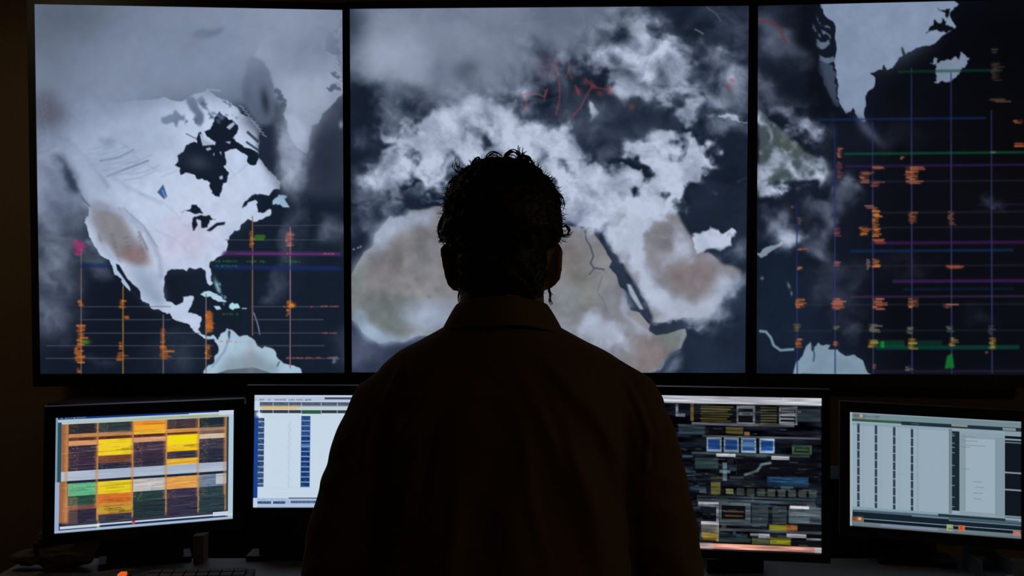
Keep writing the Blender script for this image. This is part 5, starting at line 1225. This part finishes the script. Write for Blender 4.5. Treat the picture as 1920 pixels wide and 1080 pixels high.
# hair: a soft mass with curls standing off it, one mesh
bm = bmesh.new()
hc = MY-.002
ell(bm, (X, hc, 1.598), (.0950, .103, .0915), u=40, v=24)
ell(bm, (X, hc+.034, 1.650), (.070, .070, .040), u=32, v=18)
ell(bm, (X, MY-.030, 1.520), (.0715, .052, .062), u=32, v=18)
ell(bm, (X, MY-.024, 1.490), (.0690, .048, .050), u=32, v=18)
for s in (-1, 1): ell(bm, (X+s*.076, hc-.008, 1.574), (.0215, .045, .028)); ell(bm, (X+s*.072, MY+.04, 1.55), (.0085, .010, .03))
me = fuse(bm, .0034, 3)
displace(me, lambda co, no: (vnoise(co, 75, 11)-.5)*.007+(vnoise(co, 170, 12)-.5)*.0035)
bm = bmesh.new(); bm.from_mesh(me)
rng = random.Random(8)
def curl(root_, nrm, L, turns, rad, w0, seg=9, lean=None):
    nrm = nrm.normalized(); t1 = (lean if lean else Vector((rng.gauss(0, 1), rng.gauss(0, 1), rng.gauss(-.6, .8))))
    t1 = (t1-nrm*t1.dot(nrm)).normalized(); pts = []
    ph = rng.uniform(0, 6)
    t2 = nrm.cross(t1)
    for k in range(seg+1):
        f = k/seg; a = turns*2*math.pi*f
        pts.append(root_+t1*(math.sin(a)*rad+L*f*.55)+nrm*((1-math.cos(a))*rad*.75+L*f*.22)+t2*(math.sin(ph+f*4)*rad*.25))
    R = [w0*(1-.75*(k/seg)**1.5) for k in range(seg+1)]
    tube(bm, pts, R, 4, 1)
nv = len(me.vertices); vs = me.vertices
cnt = 0
while cnt < 1500:
    v = vs[rng.randrange(nv)]; c = v.co
    if c.y > MY+.055 and c.z < 1.64: continue
    if c.z < 1.47: continue
    cnt += 1
    up = (c.z-1.55)/.13
    L = rng.uniform(.010, .020)*(1.0 if up > .3 else .6)
    curl(c-v.normal*.001, Vector(v.normal), L, rng.uniform(.25, .6), rng.uniform(.003, .006)*(1 if up > 0 else .5), rng.uniform(.0004, .0008))
def strand(pts, w, jitter=.0008, n=1):
    for q in range(n):
        o = Vector((rng.gauss(0, jitter), rng.gauss(0, jitter*3), rng.gauss(0, jitter)))
        P = [Q(a, b, -.01)+o*(1+.3*i) for i, (a, b) in enumerate(pts)]
        # smooth the polyline
        out = [P[0]]
        for i in range(len(P)-1):
            p0 = P[max(0, i-1)]; p1 = P[i]; p2 = P[i+1]; p3 = P[min(len(P)-1, i+2)]
            for t in (.33, .66, 1): out.append(.5*((2*p1)+(p2-p0)*t+(2*p0-5*p1+4*p2-p3)*t*t+(3*p1-p0-3*p2+p3)*t**3))
        m_ = len(out)
        tube(bm, out, [w*(1-.6*(i/m_)**2) for i in range(m_)], 5, 1)
strand([(951, 312), (948, 298), (952, 288), (962, 284), (971, 288), (977, 297)], .0013, .0012, 6)
strand([(975, 312), (976, 298), (976, 286), (977, 276)], .0012, .001, 4)
strand([(970, 304), (978, 292), (984, 287)], .001, .001, 3); strand([(978, 304), (974, 292), (967, 287)], .0009, .001, 3)
strand([(976, 300), (986, 296), (996, 299), (1001, 308), (1006, 322), (1014, 334)], .0013, .0014, 7)
strand([(980, 310), (990, 304), (997, 314), (1002, 324)], .0010, .0014, 5)
strand([(912, 312), (916, 300), (926, 295), (936, 298), (946, 306)], .0012, .0013, 6)
strand([(888, 316), (887, 306), (894, 300), (900, 306), (908, 304), (912, 310)], .0011, .0015, 7)
strand([(884, 322), (872, 326), (860, 322), (853, 313), (855, 306)], .0009, .0013, 5)
strand([(878, 326), (868, 320), (862, 312), (862, 306)], .0007, .001, 3)
strand([(868, 330), (852, 334), (842, 344), (838, 354)], .0010, .0015, 6)
strand([(1010, 330), (1022, 336), (1034, 350), (1044, 364)], .0010, .0014, 6)
strand([(1040, 360), (1050, 368), (1054, 380), (1050, 392)], .0010, .0016, 6)
strand([(1050, 436), (1053, 426), (1061, 423), (1067, 430), (1064, 438), (1056, 441)], .0009, .0012, 5)
strand([(1048, 438), (1056, 444), (1066, 443), (1071, 438)], .0009, .001, 4)
strand([(1050, 448), (1058, 453), (1063, 452)], .0006, .001, 2)
strand([(832, 402), (824, 418), (822, 434), (826, 448), (834, 456)], .0010, .0014, 7)
strand([(834, 440), (828, 450), (824, 456)], .0008, .001, 4)
strand([(1028, 540), (1031, 552), (1030, 562), (1034, 570)], .0009, .001, 5)
strand([(1028, 545), (1036, 553)], .0006, .0008, 2)
strand([(862, 545), (860, 558), (864, 570)], .0008, .001, 3)
me2 = bpy.data.meshes.new('hair'); bm.to_mesh(me2); bm.free()
me2.polygons.foreach_set('use_smooth', [True]*len(me2.polygons))
link('hair', me2, M['hair'], man)
bpy.data.meshes.remove(me)

# ------------------------------------------------------------------ lamps, one of them added for the back wall
def lamp(loc, energy, size, label):
    r = root('ceiling_lamp', loc, label, 'lamp')
    x, y, z = loc
    bm = bmesh.new(); bmesh.ops.create_cone(bm, cap_ends=True, segments=32, radius1=.17, radius2=.12, depth=.05, matrix=Matrix.Translation((x, y, z+.025))); bmesh_obj('lamp_housing', bm, M['metal'], r)
    bm = bmesh.new(); bmesh.ops.create_cone(bm, cap_ends=True, segments=32, radius1=.14, radius2=.14, depth=.006, matrix=Matrix.Translation((x, y, z-.003))); bmesh_obj('diffuser', bm, M['lampglow'], r)
    l = bpy.data.lights.new('warm_lamp', 'AREA'); l.shape = 'DISK'; l.size = size; l.energy = energy; l.color = (1, .78, .46)
    o = bpy.data.objects.new('warm_lamp', l); COL.objects.link(o); o.location = (x, y, z-.012)
    o.parent = r; o.matrix_parent_inverse = r.matrix_world.inverted()
    return o
lamp((1.2, -.6, 2.85), .6, .26, 'dim warm round ceiling lamp behind the man, over his right shoulder')
lamp((-1.95, 3.0, 2.85), 1.5, .26, 'added unseen warm ceiling lamp brightening the back wall at left')  # added lamp out of view, lifts the dark back wall beside the displays
r = root('wall_lamp', (2.999, .75, 1.85), 'small warm lamp on the right wall level with the man', 'lamp')
box_obj('wall_plate', 2.975, .69, 1.74, 2.9995, .81, 1.96, M['metal'], r, .005)
bm = bmesh.new(); bmesh.ops.create_cone(bm, cap_ends=True, segments=28, radius1=.055, radius2=.075, depth=.20, matrix=Matrix.Translation((2.895, .75, 1.85))); bmesh_obj('lamp_shade', bm, M['lampglow'], r, True)
l = bpy.data.lights.new('warm_wall_lamp', 'POINT'); l.energy = 4.2; l.color = (1, .80, .52); l.shadow_soft_size = .05
o = bpy.data.objects.new('warm_wall_lamp', l); COL.objects.link(o); o.location = (2.78, .75, 1.85); o.parent = r; o.matrix_parent_inverse = r.matrix_world.inverted()

w = bpy.data.worlds.new('World'); S.world = w; w.use_nodes = True
w.node_tree.nodes['Background'].inputs['Color'].default_value = (0, 0, 0, 1)
c = bpy.data.cameras.new('Camera'); c.lens = 35; c.sensor_width = 36; c.clip_start = .05
co = bpy.data.objects.new('Camera', c); COL.objects.link(co); co.location = CAM; co.rotation_euler = (math.pi/2, 0, 0)
S.camera = co
S.view_settings.view_transform = 'Standard'; S.view_settings.look = 'None'; S.view_settings.exposure = 0; S.view_settings.gamma = 1
S.view_settings.use_curve_mapping = False
S.cycles.max_bounces = 6; S.cycles.diffuse_bounces = 4; S.cycles.use_denoising = True
